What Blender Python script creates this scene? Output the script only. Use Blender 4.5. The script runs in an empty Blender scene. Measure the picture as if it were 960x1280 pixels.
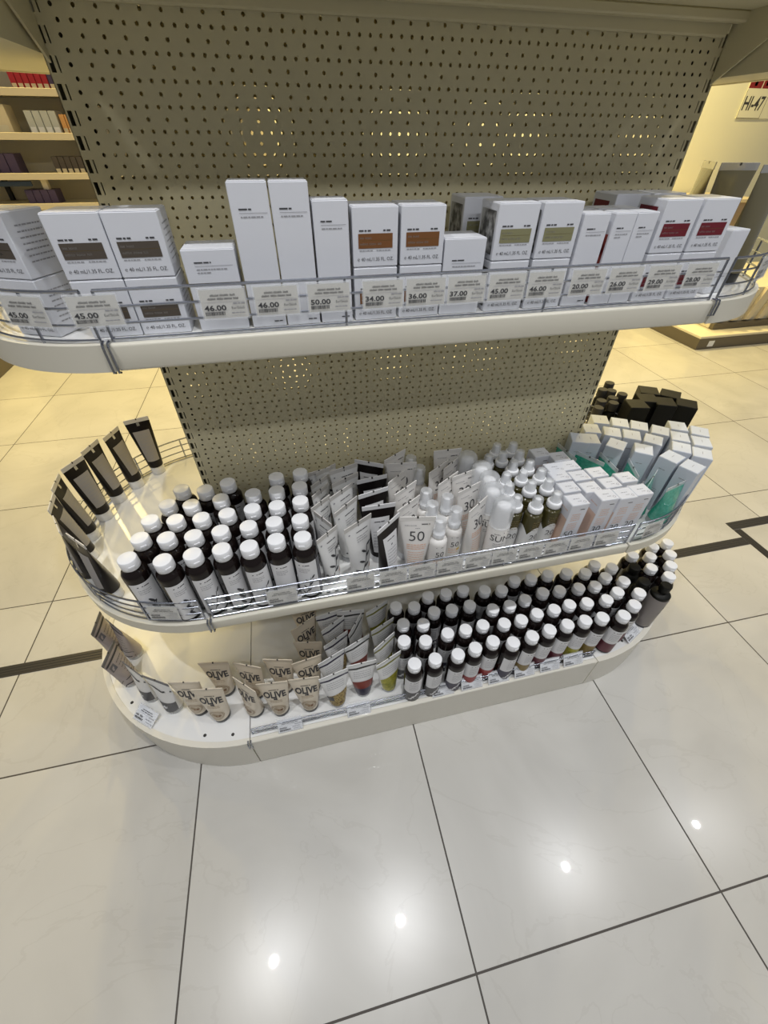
import bpy, bmesh, math, random
from mathutils import Vector, Matrix, Euler
random.seed(11)
C = bpy.context.scene.collection
PI = math.pi
# ------------------------------------------------------------------ camera
S = bpy.context.scene
cd = bpy.data.cameras.new('camera')
cam = bpy.data.objects.new('camera', cd)
C.objects.link(cam)
cd.sensor_fit = 'VERTICAL'; cd.sensor_height = 36.0; cd.lens = 511.286 / 1280 * 36
cd.clip_start = .02; cd.clip_end = 60
yaw, pit, rol = .2296, .7416, .0076
F = Vector((math.sin(yaw)*math.cos(pit), math.cos(yaw)*math.cos(pit), -math.sin(pit)))
R0 = Vector((math.cos(yaw), -math.sin(yaw), 0)); U0 = R0.cross(F)
R1 = R0*math.cos(rol) + U0*math.sin(rol); U1 = -R0*math.sin(rol) + U0*math.cos(rol)
cam.matrix_world = Matrix(((R1.x, U1.x, -F.x, -.2553), (R1.y, U1.y, -F.y, -.8447), (R1.z, U1.z, -F.z, 1.2807), (0, 0, 0, 1)))
S.camera = cam
# ------------------------------------------------------------------ world and lamps
w = bpy.data.worlds.new('world'); S.world = w; w.use_nodes = True
bg = w.node_tree.nodes['Background']
bg.inputs[0].default_value = (.95, .96, 1.0, 1); bg.inputs[1].default_value = .20
S.view_settings.view_transform = 'Standard'; S.view_settings.look = 'None'
S.view_settings.gamma = 1; S.view_settings.use_curve_mapping = False
S.view_settings.exposure = 0

def lamp(name, loc, power, col, size=.09, spread=120, target=None):
    l = bpy.data.lights.new(name, 'AREA'); l.shape = 'DISK'; l.size = size
    l.energy = power; l.color = col; l.spread = math.radians(spread)
    o = bpy.data.objects.new(name, l); C.objects.link(o); o.location = loc
    if target: o.rotation_euler = (Vector(loc) - Vector(target)).to_track_quat('Z', 'Y').to_euler()
    return o
COOL = (.98, .985, 1); WARM = (1, .775, .30)
CEIL = 3.0
# ceiling downlights over the aisle in front of the shelf (mirrored in the polished floor) and a second row further out
for x, p in ((-.99, 8.5), (-.07, 8.5), (1.29, 8.5), (2.52, 7)):
    lamp('downlight', (x, -.69, CEIL), p, COOL, .045, 130)
for x in (-1.3, -.1, 1.1, 2.3):
    lamp('downlight', (x, -1.95, CEIL), 2.5, COOL, .12, 120, (x*.7, .0, .95))
# warm lamps over the aisle behind
for x in (-2.25, -.8, .7, 2.2, 3.5):
    lamp('warm_downlight', (x, 1.75, CEIL), 7.5, WARM, .12, 110)
    lamp('warm_downlight', (x, 2.95, CEIL), 33, WARM, .12, 150)

# ------------------------------------------------------------------ materials
def mat(name, col, rough=.5, metal=0., spec=.5, trans=0., coat=0., emit=None):
    m = bpy.data.materials.new(name); m.use_nodes = True
    b = m.node_tree.nodes['Principled BSDF']
    b.inputs['Base Color'].default_value = (*col, 1); b.inputs['Roughness'].default_value = rough
    b.inputs['Metallic'].default_value = metal; b.inputs['Specular IOR Level'].default_value = spec
    b.inputs['Transmission Weight'].default_value = trans; b.inputs['Coat Weight'].default_value = coat
    # slight procedural mottling so no surface is a single flat value
    nt = m.node_tree
    tc = nt.nodes.new('ShaderNodeTexCoord'); nz = nt.nodes.new('ShaderNodeTexNoise')
    nz.inputs['Scale'].default_value = 60; nz.inputs['Detail'].default_value = 3
    mr = nt.nodes.new('ShaderNodeMapRange'); mr.inputs[3].default_value = max(.03, rough-.05); mr.inputs[4].default_value = min(1, rough+.05)
    nt.links.new(tc.outputs['Object'], nz.inputs['Vector']); nt.links.new(nz.outputs['Fac'], mr.inputs[0])
    nt.links.new(mr.outputs[0], b.inputs['Roughness'])
    return m
def clear(name, col, amount, rough=.12):
    m = bpy.data.materials.new(name); m.use_nodes = True; nt = m.node_tree
    b = nt.nodes['Principled BSDF']; out = nt.nodes['Material Output']
    b.inputs['Base Color'].default_value = (*col, 1); b.inputs['Roughness'].default_value = rough
    tr = nt.nodes.new('ShaderNodeBsdfTransparent'); mx = nt.nodes.new('ShaderNodeMixShader')
    mx.inputs[0].default_value = amount
    nt.links.new(tr.outputs[0], mx.inputs[1]); nt.links.new(b.outputs[0], mx.inputs[2]); nt.links.new(mx.outputs[0], out.inputs[0])
    return m
M = {}
def dm(k, *a, **kw): M[k] = mat(k, *a, **kw)
dm('panel', (.64, .585, .385), .65, spec=.2); dm('lip', (.66, .63, .53), .35); dm('deck', (.80, .80, .78), .22, coat=.3)
dm('basepaint', (.72, .69, .60), .35)
dm('chrome', (.36, .38, .43), .25, metal=1); dm('darkgap', (.03, .028, .025), .6)
dm('carton', (.70, .715, .76), .42); dm('cartonblueshade', (.60, .64, .71), .42); dm('ink', (.05, .05, .055), .6); dm('greyink', (.32, .32, .34), .6)  # gel cartons: grey-blue of shade put into their pale blue
dm('brown', (.085, .068, .052), .5); dm('orange', (.19, .075, .02), .5); dm('olive', (.24, .23, .12), .5); dm('redband', (.15, .008, .018), .5)
dm('sidepic', (.16, .16, .155), .5); dm('redpic', (.26, .03, .03), .45)
dm('paper', (.60, .575, .50), .6); dm('whitepaper', (.82, .83, .85), .5)
dm('cap', (.86, .87, .89), .35); dm('amber', (.009, .0055, .005), .12, spec=.35); dm('label', (.76, .76, .77), .45); dm('greylabel', (.14, .14, .155), .4, spec=.3)
dm('blacktube', (.010, .0075, .0075), .3, spec=.25); dm('tubelabel', (.36, .34, .32), .5, spec=.3); dm('whitetube', (.78, .78, .77), .35)
dm('crimp', (.62, .60, .57), .3); dm('olivetube', (.70, .62, .49), .35); dm('kraft', (.40, .30, .19), .5)
dm('peach', (.66, .47, .37), .5); dm('orangeink', (.75, .42, .25), .6)
dm('seeds', (.30, .19, .06), .5); dm('darkred', (.22, .035, .022), .4); dm('navyband', (.035, .03, .06), .4); dm('limegreen', (.42, .41, .03), .35)
dm('greengel', (.04, .33, .235), .15, coat=.4); dm('olivebottle', (.055, .048, .014), .14, spec=.4)
dm('deepblack', (.006, .006, .0045), .45, spec=.2); dm('greybottle', (.24, .215, .20), .4); dm('darkband', (.03, .03, .028), .4)  # the black cartons, bottles and pump top are black themselves
dm('creamlotion', (.78, .76, .73), .3); dm('yellow', (.75, .55, .05), .5)
dm('plum', (.12, .02, .035), .4); dm('berry', (.32, .03, .03), .4); dm('leaf', (.22, .22, .04), .4); dm('gold', (.23, .16, .04), .4); dm('slate', (.085, .085, .09), .45); dm('mauve', (.40, .35, .34), .45)
dm('pouch', (.15, .13, .07), .22, coat=.3); dm('silver', (.55, .54, .50), .25, metal=.6)
dm('redbox', (.45, .02, .028), .5); dm('cream', (.72, .62, .42), .5); dm('purple', (.075, .05, .10), .45); dm('navy', (.02, .035, .06), .5)
dm('wallcream', (.86, .86, .70), .7); dm('shelfcream', (.74, .68, .50), .5); dm('plinth', (.115, .095, .065), .35); dm('signred', (.26, .02, .018), .5)
dm('strip', (.055, .05, .045), .35, metal=.4); dm('orangebox', (.70, .36, .12), .5); dm('greybox', (.55, .56, .52), .5)
M['clear'] = clear('clear', (.85, .87, .9), .30); M['frost'] = clear('frost', (.84, .86, .88), .36, .2); M['holder'] = clear('holder', (.86, .88, .9), .22, .1)
def decked(m, scale, c1, c2, amt):
    nt = m.node_tree; b = nt.nodes['Principled BSDF']
    n = nt.nodes.new('ShaderNodeTexNoise'); n.inputs['Scale'].default_value = scale; n.inputs['Detail'].default_value = 5
    r = nt.nodes.new('ShaderNodeValToRGB'); r.color_ramp.elements[0].position = .5-amt; r.color_ramp.elements[1].position = .5+amt
    r.color_ramp.elements[0].color = (*c1, 1); r.color_ramp.elements[1].color = (*c2, 1)
    tc = nt.nodes.new('ShaderNodeTexCoord'); nt.links.new(tc.outputs['Object'], n.inputs['Vector'])
    nt.links.new(n.outputs['Fac'], r.inputs[0]); nt.links.new(r.outputs[0], b.inputs['Base Color'])
decked(M['seeds'], 320, (.10, .055, .02), (.55, .42, .16), .12)
decked(M['limegreen'], 90, (.20, .22, .015), (.52, .46, .05), .2)
decked(M['sidepic'], 70, (.06, .06, .06), (.42, .42, .41), .10)
decked(M['redpic'], 60, (.12, .01, .01), (.42, .10, .08), .12)
decked(M['greengel'], 130, (.03, .27, .19), (.07, .42, .31), .25)
# floor: 60 cm polished stone tiles, thin dark grout, faint veins
fm = bpy.data.materials.new('polished_tile'); fm.use_nodes = True; nt = fm.node_tree
b = nt.nodes['Principled BSDF']; N = nt.nodes.new; L = nt.links.new
tc = N('ShaderNodeTexCoord'); mp = N('ShaderNodeMapping'); mp.vector_type = 'TEXTURE'
mp.inputs['Location'].default_value = (-.6586, -.3029, 0); mp.inputs['Rotation'].default_value = (0, 0, -.0124); mp.inputs['Scale'].default_value = (.6, .6, .6)
L(tc.outputs['Object'], mp.inputs['Vector'])
sx = N('ShaderNodeSeparateXYZ'); L(mp.outputs[0], sx.inputs[0])
def math_node(op, a, bb=None):
    n = N('ShaderNodeMath'); n.operation = op
    for i, v in enumerate((a, bb)):
        if v is None: continue
        if isinstance(v, (int, float)): n.inputs[i].default_value = v
        else: L(v, n.inputs[i])
    return n.outputs[0]
def edge(o):
    f = math_node('FRACT', o); return math_node('MINIMUM', f, math_node('SUBTRACT', 1.0, f))
d = math_node('MINIMUM', edge(sx.outputs[0]), edge(sx.outputs[1]))
grout = math_node('LESS_THAN', d, .0034)
fl = N('ShaderNodeVectorMath'); fl.operation = 'FLOOR'; L(mp.outputs[0], fl.inputs[0])
wn = N('ShaderNodeTexWhiteNoise'); L(fl.outputs[0], wn.inputs['Vector'])
off = N('ShaderNodeVectorMath'); off.operation = 'SCALE'; L(wn.outputs['Color'], off.inputs[0]); off.inputs['Scale'].default_value = 9
ad = N('ShaderNodeVectorMath'); ad.operation = 'ADD'; L(tc.outputs['Object'], ad.inputs[0]); L(off.outputs[0], ad.inputs[1])
n1 = N('ShaderNodeTexNoise'); n1.inputs['Scale'].default_value = 2.2; n1.inputs['Detail'].default_value = 6; n1.inputs['Distortion'].default_value = 1.2; L(ad.outputs[0], n1.inputs['Vector'])
r1 = N('ShaderNodeValToRGB'); L(n1.outputs['Fac'], r1.inputs[0])
r1.color_ramp.elements[0].position = .3; r1.color_ramp.elements[0].color = (.50, .485, .445, 1)
r1.color_ramp.elements[1].position = .7; r1.color_ramp.elements[1].color = (.60, .585, .54, 1)
n2 = N('ShaderNodeTexNoise'); n2.inputs['Scale'].default_value = 1.7; n2.inputs['Detail'].default_value = 7; n2.inputs['Distortion'].default_value = 2.5; L(ad.outputs[0], n2.inputs['Vector'])
v = math_node('ABSOLUTE', math_node('SUBTRACT', n2.outputs['Fac'], .5)); v = math_node('LESS_THAN', v, .006)
v = math_node('MULTIPLY', v, .09)
mx = N('ShaderNodeMixRGB'); L(v, mx.inputs[0]); L(r1.outputs[0], mx.inputs[1]); mx.inputs[2].default_value = (.30, .27, .22, 1)
mx2 = N('ShaderNodeMixRGB'); L(grout, mx2.inputs[0]); L(mx.outputs[0], mx2.inputs[1]); mx2.inputs[2].default_value = (.07, .06, .05, 1)
L(mx2.outputs[0], b.inputs['Base Color'])
b.inputs['Roughness'].default_value = .25; b.inputs['Specular IOR Level'].default_value = .45
b.inputs['Coat Weight'].default_value = .35; b.inputs['Coat Roughness'].default_value = .02
rg = math_node('ADD', math_node('MULTIPLY', grout, .4), .25); L(rg, b.inputs['Roughness'])

# ------------------------------------------------------------------ mesh helpers
class MB:
    def __init__(s): s.v = []; s.f = []; s.m = []; s.mats = []
    def mi(s, m):
        if m not in s.mats: s.mats.append(m)
        return s.mats.index(m)
    def add(s, vs, fs, m):
        k = len(s.v); i = s.mi(m); s.v += [tuple(p) for p in vs]
        for f in fs: s.f.append(tuple(a+k for a in f)); s.m.append(i)
    def box(s, x0, x1, y0, y1, z0, z1, m, bev=0, seg=1):
        bm = bmesh.new(); bmesh.ops.create_cube(bm, size=1)
        for v in bm.verts: v.co = Vector((x0+(v.co.x+.5)*(x1-x0), y0+(v.co.y+.5)*(y1-y0), z0+(v.co.z+.5)*(z1-z0)))
        if bev: bmesh.ops.bevel(bm, geom=bm.edges[:], offset=bev, segments=seg, affect='EDGES', profile=.5)
        bm.verts.index_update(); s.add([v.co[:] for v in bm.verts], [[v.index for v in f.verts] for f in bm.faces], m); bm.free()
    def lathe(s, prof, m, seg=28, cx=0, cy=0, a0=0, a1=2*PI):
        full = abs(a1-a0-2*PI) < 1e-6; n = seg if full else seg+1
        vs = []; fs = []
        for r, z in prof:
            for i in range(n):
                a = a0+(a1-a0)*i/seg; vs.append((cx+r*math.cos(a), cy+r*math.sin(a), z))
        for j in range(len(prof)-1):
            for i in range(seg):
                i2 = (i+1) % n; fs.append((j*n+i, j*n+i2, (j+1)*n+i2, (j+1)*n+i))
        if full:
            if prof[0][0] > 1e-5: fs.append(tuple(range(n-1, -1, -1)))
            if prof[-1][0] > 1e-5: fs.append(tuple((len(prof)-1)*n+i for i in range(n)))
        s.add(vs, fs, m)
    def tube(s, pts, r, m, seg=8, closed=False):
        pts = [Vector(p) for p in pts]; n = len(pts); vs = []; fs = []
        for i, p in enumerate(pts):
            if closed: t = pts[(i+1) % n]-pts[i-1]
            else: t = pts[min(i+1, n-1)]-pts[max(i-1, 0)]
            t.normalize(); up = Vector((0, 0, 1)) if abs(t.z) < .95 else Vector((1, 0, 0))
            a = t.cross(up).normalized(); bb = a.cross(t)
            for k in range(seg):
                c = 2*PI*k/seg; vs.append(p+a*r*math.cos(c)+bb*r*math.sin(c))
        for i in range(n if closed else n-1):
            for k in range(seg):
                j = (i+1) % n; fs.append((i*seg+k, i*seg+(k+1) % seg, j*seg+(k+1) % seg, j*seg+k))
        if not closed: fs.append(tuple(range(seg-1, -1, -1))); fs.append(tuple((n-1)*seg+k for k in range(seg)))
        s.add(vs, fs, m)
    def prism(s, poly, z0, z1, m):
        n = len(poly)
        s.add([(x, y, z0) for x, y in poly]+[(x, y, z1) for x, y in poly],
              [tuple(range(n-1, -1, -1)), tuple(range(n, 2*n))]+[(i, (i+1) % n, n+(i+1) % n, n+i) for i in range(n)], m)
    def build(s, name, parent=None, smooth=True, ang=35):
        me = bpy.data.meshes.new(name); me.from_pydata(s.v, [], s.f)
        for m in s.mats: me.materials.append(M[m] if isinstance(m, str) else m)
        me.polygons.foreach_set('material_index', s.m)
        if smooth:
            me.polygons.foreach_set('use_smooth', [True]*len(me.polygons)); me.set_sharp_from_angle(angle=math.radians(ang))
        me.update(); o = bpy.data.objects.new(name, me); C.objects.link(o)
        if parent: o.parent = parent
        return o
def tag(o, label=None, cat=None, group=None, kind=None):
    for k, v in (('label', label), ('category', cat), ('group', group), ('kind', kind)):
        if v: o[k] = v
    return o
def thing(name, loc=(0, 0, 0), rz=0):
    o = bpy.data.objects.new(name, None); C.objects.link(o); o.location = loc; o.rotation_euler = (0, 0, rz); o.empty_display_size = .02
    return o
KIDS = {}
def kids(o): return [c for c in o.children]
def copy_tree(o, parent=None):
    c = o.copy(); C.objects.link(c)
    if parent: c.parent = parent
    for ch in kids(o): copy_tree(ch, c)
    return c
PROTO = {}
def place(key, maker, loc, rz, label, cat, group, rx=0, ry=0):
    """first use builds the thing, later uses copy it and every part of it"""
    if key not in PROTO: PROTO[key] = o = maker()
    else: o = copy_tree(PROTO[key])
    o.location = loc; o.rotation_euler = (rx, ry, rz); tag(o, label, cat, group); return o
ORD = ['first', 'second', 'third', 'fourth', 'fifth', 'sixth', 'seventh', 'eighth', 'ninth', 'tenth', 'eleventh', 'twelfth', 'thirteenth', 'fourteenth', 'fifteenth', 'sixteenth', 'seventeenth', 'eighteenth', 'nineteenth', 'twentieth']
# ---- lettering
_T = {}
def glyphs(txt, bold=0.):
    if (txt, bold) not in _T:
        cu = bpy.data.curves.new('t', 'FONT'); cu.body = txt; cu.offset = bold; cu.resolution_u = 3; cu.align_x = 'CENTER'
        ob = bpy.data.objects.new('t', cu); C.objects.link(ob)
        dg = bpy.context.evaluated_depsgraph_get(); me = bpy.data.meshes.new_from_object(ob.evaluated_get(dg))
        vs = [v.co.xy for v in me.vertices]; fs = [tuple(p.vertices) for p in me.polygons]
        x0 = min(p.x for p in vs); x1 = max(p.x for p in vs)
        _T[(txt, bold)] = ([((p.x-(x0+x1)/2)/.69, p.y/.69) for p in vs], fs, (x1-x0)/.69)
        bpy.data.objects.remove(ob); bpy.data.meshes.remove(me); bpy.data.curves.remove(cu)
    return _T[(txt, bold)]
class Ink:
    """flat 2-D artwork (u across, v up) laid on to a surface by a mapping function"""
    def __init__(s): s.parts = []
    def text(s, txt, u, v, h, m='ink', bold=0., sx=1., align='c'):
        vs, fs, wd = glyphs(txt, bold); o = {'c': 0, 'l': wd/2*h*sx, 'r': -wd/2*h*sx}[align]
        s.parts.append(([(u+o+x*h*sx, v+y*h) for x, y in vs], fs, m)); return s
    def rect(s, u0, u1, v0, v1, m='ink', nu=1):
        n = max(1, nu); vs = []
        for i in range(n+1):
            u = u0+(u1-u0)*i/n; vs += [(u, v0), (u, v1)]
        s.parts.append((vs, [(2*i, 2*i+2, 2*i+3, 2*i+1) for i in range(n)], m)); return s
    def words(s, u0, u1, v, h, m='greyink', rnd=None, word=3.5):
        """a line of print too small to read in the photograph"""
        r = random.Random(int((u0*7919+v*104729)*1e4) & 0xffff); u = u0
        while u < u1-h:
            L_ = min(u1-u, h*word*r.uniform(.45, 1.3))
            if h >= .0024:
                q = u
                while q < u+L_: s.rect(q, q+h*.22, v, v+h*r.uniform(.7, 1), m); q += h*.42
            else: s.rect(u, u+L_, v, v+h, m)
            u += L_+h*.7
        return s
    def ring(s, u, v, r, t, m, sx=1., n=20):
        vs = []
        for i in range(n):
            a = 2*PI*i/n
            for q in (r-t, r): vs.append((u+q*math.cos(a)*sx, v+q*math.sin(a)))
        s.parts.append((vs, [(2*i, 2*i+1, (2*i+3) % (2*n), (2*i+2) % (2*n)) for i in range(n)], m)); return s
    def stroke(s, pts, t, m='ink'):
        for (a, bb), (c, d) in zip(pts, pts[1:]):
            L_ = math.hypot(c-a, d-bb) or 1; nx, ny = -(d-bb)/L_*t/2, (c-a)/L_*t/2
            s.parts.append(([(a+nx, bb+ny), (a-nx, bb-ny), (c-nx, d-ny), (c+nx, d+ny)], [(0, 1, 2, 3)], m))
        return s
    def blob(s, u, v, a, bb, ang, m, n=8):
        c, q = math.cos(ang), math.sin(ang)
        s.parts.append(([(u+a*math.cos(t)*c-bb*math.sin(t)*q, v+a*math.cos(t)*q+bb*math.sin(t)*c) for t in [2*PI*i/n for i in range(n)]], [tuple(range(n))], m)); return s
    def sprig(s, u, v, h, m='ink', seed=0):
        r = random.Random(seed); s.stroke([(u-.18*h, v), (u, v+.45*h), (u+.12*h, v+h)], h*.03, m)
        for i in range(6):
            t = i/5; x = u-.18*h+t*.3*h; y = v+t*h; sd = 1 if i % 2 else -1
            s.blob(x+sd*.10*h, y+.04*h, .12*h, .045*h, sd*r.uniform(.3, 1.0) if sd > 0 else PI+sd*r.uniform(.3, 1.), m)
        return s
    def build(s, name, fn, parent):
        mb = MB()
        for vs, fs, m in s.parts: mb.add([fn(u, v) for u, v in vs], fs, m)
        return mb.build(name, parent, smooth=False)
def flat(y, x=0, z=0): return lambda u, v: (x+u, y, z+v)
def cyl(R, z=0): return lambda u, v: (R*math.sin(u/R), -R*math.cos(u/R), z+v)
# ------------------------------------------------------------------ setting
TOP, MID, BAS = 1.066, .533, .14            # deck heights of the three levels
RT, RM, RB = .235, .335, .44                # reach from the gondola's centre plane (y = .03)
CY = .03
mb = MB(); mb.add([(-7, -5, 0), (7, -5, 0), (7, 5.2, 0), (-7, 5.2, 0)], [(0, 1, 2, 3)], fm)
tag(mb.build('floor', smooth=False), kind='structure')
mb = MB(); mb.box(-7, 7, 3.9, 4.02, 0, 3.2, 'wallcream'); tag(mb.build('wall_back', smooth=False), kind='structure')
# flush dark metal channels let into the floor
def channel(name, x0, x1, y0, y1):
    m_ = MB(); m_.box(x0, x1, y0, y1, -.01, .0012, 'strip')
    along = (x1-x0) > (y1-y0)
    for q in (.25, .5, .75):
        if along: m_.box(x0, x1, y0+(y1-y0)*q-.0015, y0+(y1-y0)*q+.0015, 0, .002, 'darkgap')
        else: m_.box(x0+(x1-x0)*q-.0015, x0+(x1-x0)*q+.0015, y0, y1, 0, .002, 'darkgap')
    tag(m_.build(name, smooth=False), kind='structure')
channel('trim_1', -5, -.6, .016, .056); channel('trim_2', .6, 1.553, -.024, .018)
channel('trim_3', 1.555, 1.592, -.95, .062); channel('trim_4', 1.555, 4.2, .064, .108)

# ------------------------------------------------------------------ gondola
def hole_strip(mb, xs, z0, z1, y, r, m, n=8, rz=None):
    """a row of square-cut cells, each with an open hole (xs = cell edges)"""
    zc = (z0+z1)/2
    for x0, x1 in zip(xs, xs[1:]):
        xc = (x0+x1)/2; out = []; inn = []
        for i in range(n):
            a = PI/4+2*PI*i/n; c, q = math.cos(a), math.sin(a); k = max(abs(c), abs(q))
            out.append((xc+c/k*(x1-x0)/2, y, zc+q/k*(z1-z0)/2)); inn.append((xc+r*c, y, zc+(rz or r)*q))
        mb.add(out+inn+[(p[0], y+.0012, p[2]) for p in inn], [(i, (i+1) % n, n+(i+1) % n, n+i) for i in range(n)]+[(n+i, n+(i+1) % n, 2*n+(i+1) % n, 2*n+i) for i in range(n)], m)
def pegboard(z0, z1):
    mb = MB(); k0 = int(round((z0-1.2847)/.0125)); k1 = int(round((z1-1.2847)/.0125))
    for k in range(k0, k1+1):
        za = 1.2847+k*.0125-.00625; zb = za+.0125
        if k % 2 == 0:
            hole_strip(mb, [-.48+.015*i for i in range(65)], za, zb, 0, .00245, 'panel')
            for s in (-1, 1): mb.add([(s*.48, 0, za), (s*.4875, 0, za), (s*.4875, 0, zb), (s*.48, 0, zb)], [(0, 1, 2, 3)], 'panel')
        else: hole_strip(mb, [-.4875+.025*i for i in range(40)], za, zb, 0, .00245, 'panel')
    return mb, 1.2847+k0*.0125-.00625, 1.2847+k1*.0125+.00625
g = tag(thing('gondola'), 'freestanding double sided shop gondola with perforated grey panel and rounded white base', 'shop shelving')
mb, pz0, pz1 = pegboard(.20, 1.405)
p = mb.build('perforated_panel', g, smooth=False)
p2 = p.copy(); C.objects.link(p2); p2.location.y = .06; p2.rotation_euler.z = PI
mb = MB(); mb.box(-.4875, .4875, 0, .06, pz1, 1.80, 'panel', .003); mb.build('header_panel', g)
mb = MB(); mb.box(-.4875, .4875, .001, .059, .10, pz0, 'panel'); mb.build('foot_panel', g)
mb = MB()
mb.box(-.4875, .4875, -.010, 0, 1.400, 1.418, 'panel', .002)
mb.build('back_rail', g)
for s in (-1, 1):
    mb = MB(); e0, e1, e2 = .4875, .4912, .503
    z = .1097
    while z < 1.78:
        for a, c, r in ((e1, e2, .0028), (e0, e1, .0009)):
            hole_strip(mb, sorted((s*a, s*c)), z, z+.025, 0, r*1.414, 'panel', 4, .0075*1.414)
        z += .025
    mb.box(*sorted((s*.5022, s*.503)), 0, .06, .10, 1.80, 'panel'); mb.box(*sorted((s*e0, s*.503)), .0595, .06, .10, 1.80, 'panel')
    mb.box(*sorted((s*e0, s*(e0+.0008))), .002, .06, .10, 1.8, 'darkgap')
    mb.build('slotted_upright', g, smooth=False)
def arc(cx, R, a0, a1, n=36): return [(cx+R*math.cos(math.radians(a0+(a1-a0)*i/n)), CY+R*math.sin(math.radians(a0+(a1-a0)*i/n))) for i in range(n+1)]
def half_disc(s, R, x0=.501):
    pts = arc(.5, R, -90, 90); pts = [(max(x, x0), y) for x, y in pts]
    return [(s*x, y) for x, y in (pts if s > 0 else pts[::-1])]
def inset(s, R, t, x0=.501): return half_disc(s, R-t, x0)
def wall_of(mb, outer, t, z0, z1, m):
    """vertical skirt along an open polyline (outer), thickness t towards (0, CY)"""
    n = len(outer); inn = []
    for i, (x, y) in enumerate(outer):
        a = Vector(outer[max(i-1, 0)]); c = Vector(outer[min(i+1, n-1)]); d = (c-a).normalized(); inn.append((x-d.y*t, y+d.x*t))
    vs = [(x, y, z0) for x, y in outer]+[(x, y, z1) for x, y in outer]+[(x, y, z0) for x, y in inn]+[(x, y, z1) for x, y in inn]
    fs = []
    for i in range(n-1):
        fs += [(i, i+1, n+i+1, n+i), (2*n+i+1, 2*n+i, 3*n+i, 3*n+i+1), (n+i, n+i+1, 3*n+i+1, 3*n+i), (i+1, i, 2*n+i, 2*n+i+1)]
    fs += [(0, n, 3*n, 2*n), (n-1, 2*n-1, 4*n-1, 3*n-1)][:]
    mb.add(vs, fs, m)
# base: decks and fascias
mb = MB(); mb.box(-.4995, .4995, CY-RB+.004, 0, BAS-.03, BAS, 'deck', .002); mb.build('base_deck', g)
mb = MB(); mb.box(-.4995, .4995, .06, CY+RB-.004, BAS-.03, BAS, 'deck', .002); mb.build('base_deck', g)
for sgn in (-1, 1):
    mb = MB(); y = CY+sgn*RB; mb.box(-.4992, .4992, *sorted((y, y-sgn*.014)), 0.001, BAS+.003, 'basepaint', .002); mb.build('fascia', g)
for s in (-1, 1):
    mb = MB(); mb.prism(inset(s, RB, .004), BAS-.02, BAS, 'deck')
    o = mb.build('end_deck', g)
    mb2 = MB()
    for a in (-84, -74, -52, -40, -25):
        x = .5+(RB-.03)*math.cos(math.radians(a)); y = CY+(RB-.03)*math.sin(math.radians(a)); mb2.lathe([(.0042, BAS-.001), (.0042, BAS+.0006)], 'darkgap', 10, s*x, y)
    mb2.build('peg_hole', o)
    mb = MB(); q = [(s*x, y) for x, y in arc(.5, RB, -90, 90, 48)]; q = [(x if abs(x) > .5008 else s*.5008, y) for x, y in q]
    if s < 0: q = q[::-1]
    wall_of(mb, q, .014, .001, BAS+.003, 'basepaint'); mb.build('end_fascia', g)

# shelves: a straight one and a half-round end on either side, each hung on the uprights
def shelf(label, z, R, lip):
    t = tag(thing('shelf', (0, 0, z)), label, 'shelf')
    y0 = CY-R
    mb = MB(); mb.box(-.4985, .4985, y0+.003, -.002, -.018, 0, 'deck', .001); mb.build('deck', t)
    mb = MB(); mb.box(-.4985, .4985, y0, y0+.012, -lip, .002, 'lip', .004, 3); mb.build('lip', t)
    for s in (-1, 1):
        mb = MB(); pl = [(s*.494, -.004, -.075), (s*.494, -.004, -.02), (s*.494, y0+.02, -.02), (s*.494, y0+.02, -.03)]
        mb.add(pl+[(x-s*.003, y, zz) for x, y, zz in pl], [(0, 1, 2, 3), (7, 6, 5, 4), (0, 4, 5, 1), (1, 5, 6, 2), (2, 6, 7, 3), (3, 7, 4, 0)], 'panel'); mb.build('bracket', t)
    mb = MB(); n = 52
    for i in range(n):
        x = -.47+.94*i/(n-1); mb.box(x-.004, x+.004, y0+.0225, y0+.0255, -.0005, .0005, 'darkgap')
    mb.build('slot_row', t)
    return t
def end_shelf(label, z, R, lip, s):
    t = tag(thing('end_shelf', (s*.5, CY, z)), label, 'shelf')
    sh = lambda P: [(x-s*.5, y-CY) for x, y in P]
    mb = MB(); mb.prism(sh(inset(s, R, .004)), -.018, 0, 'deck'); mb.build('deck', t)
    q = [(x if abs(x) > .5012 else s*.5012, y) for x, y in [(s*x, y) for x, y in arc(.5, R, -90, 90, 48)]]
    if s < 0: q = q[::-1]
    mb = MB(); wall_of(mb, sh(q), .012, -lip, .002, 'lip'); mb.build('lip', t)
    return t
def guard(label, z, R, zs, which, posts):
    """chrome wire guard standing on a shelf edge; which = 0 straight, -1 left end, 1 right end"""
    r = .0017; ry = R-.010
    if which == 0:
        t = tag(thing('wire_guard', (0, CY-ry, z)), label, 'guard rail')
        line = lambda zz: [(-.492, 0, zz), (.492, 0, zz)]
        pp = [(-.492+.984*i/(posts-1), 0) for i in range(posts)]
    else:
        t = tag(thing('wire_guard', (which*.5, CY, z)), label, 'guard rail')
        A = [(which*.008, -ry)]+[(which*ry*math.cos(math.radians(a)), ry*math.sin(math.radians(a))) for a in range(-88, 89, 4)]+[(which*.008, ry)]
        line = lambda zz: [(x, y, zz) for x, y in A]
        pp = [A[int(round(i*(len(A)-1)/(posts-1)))] for i in range(posts)]
    for zz in zs:
        mb = MB(); mb.tube(line(zz), r*1.25 if zz == zs[-1] else r, 'chrome'); mb.build('wire', t)
    for x, y in pp:
        mb = MB(); mb.tube([(x, y, .0005), (x, y, zs[-1])], r*1.2, 'chrome'); mb.build('post', t)
    return t
ZG = (.006, .026, .047, .067)
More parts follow.
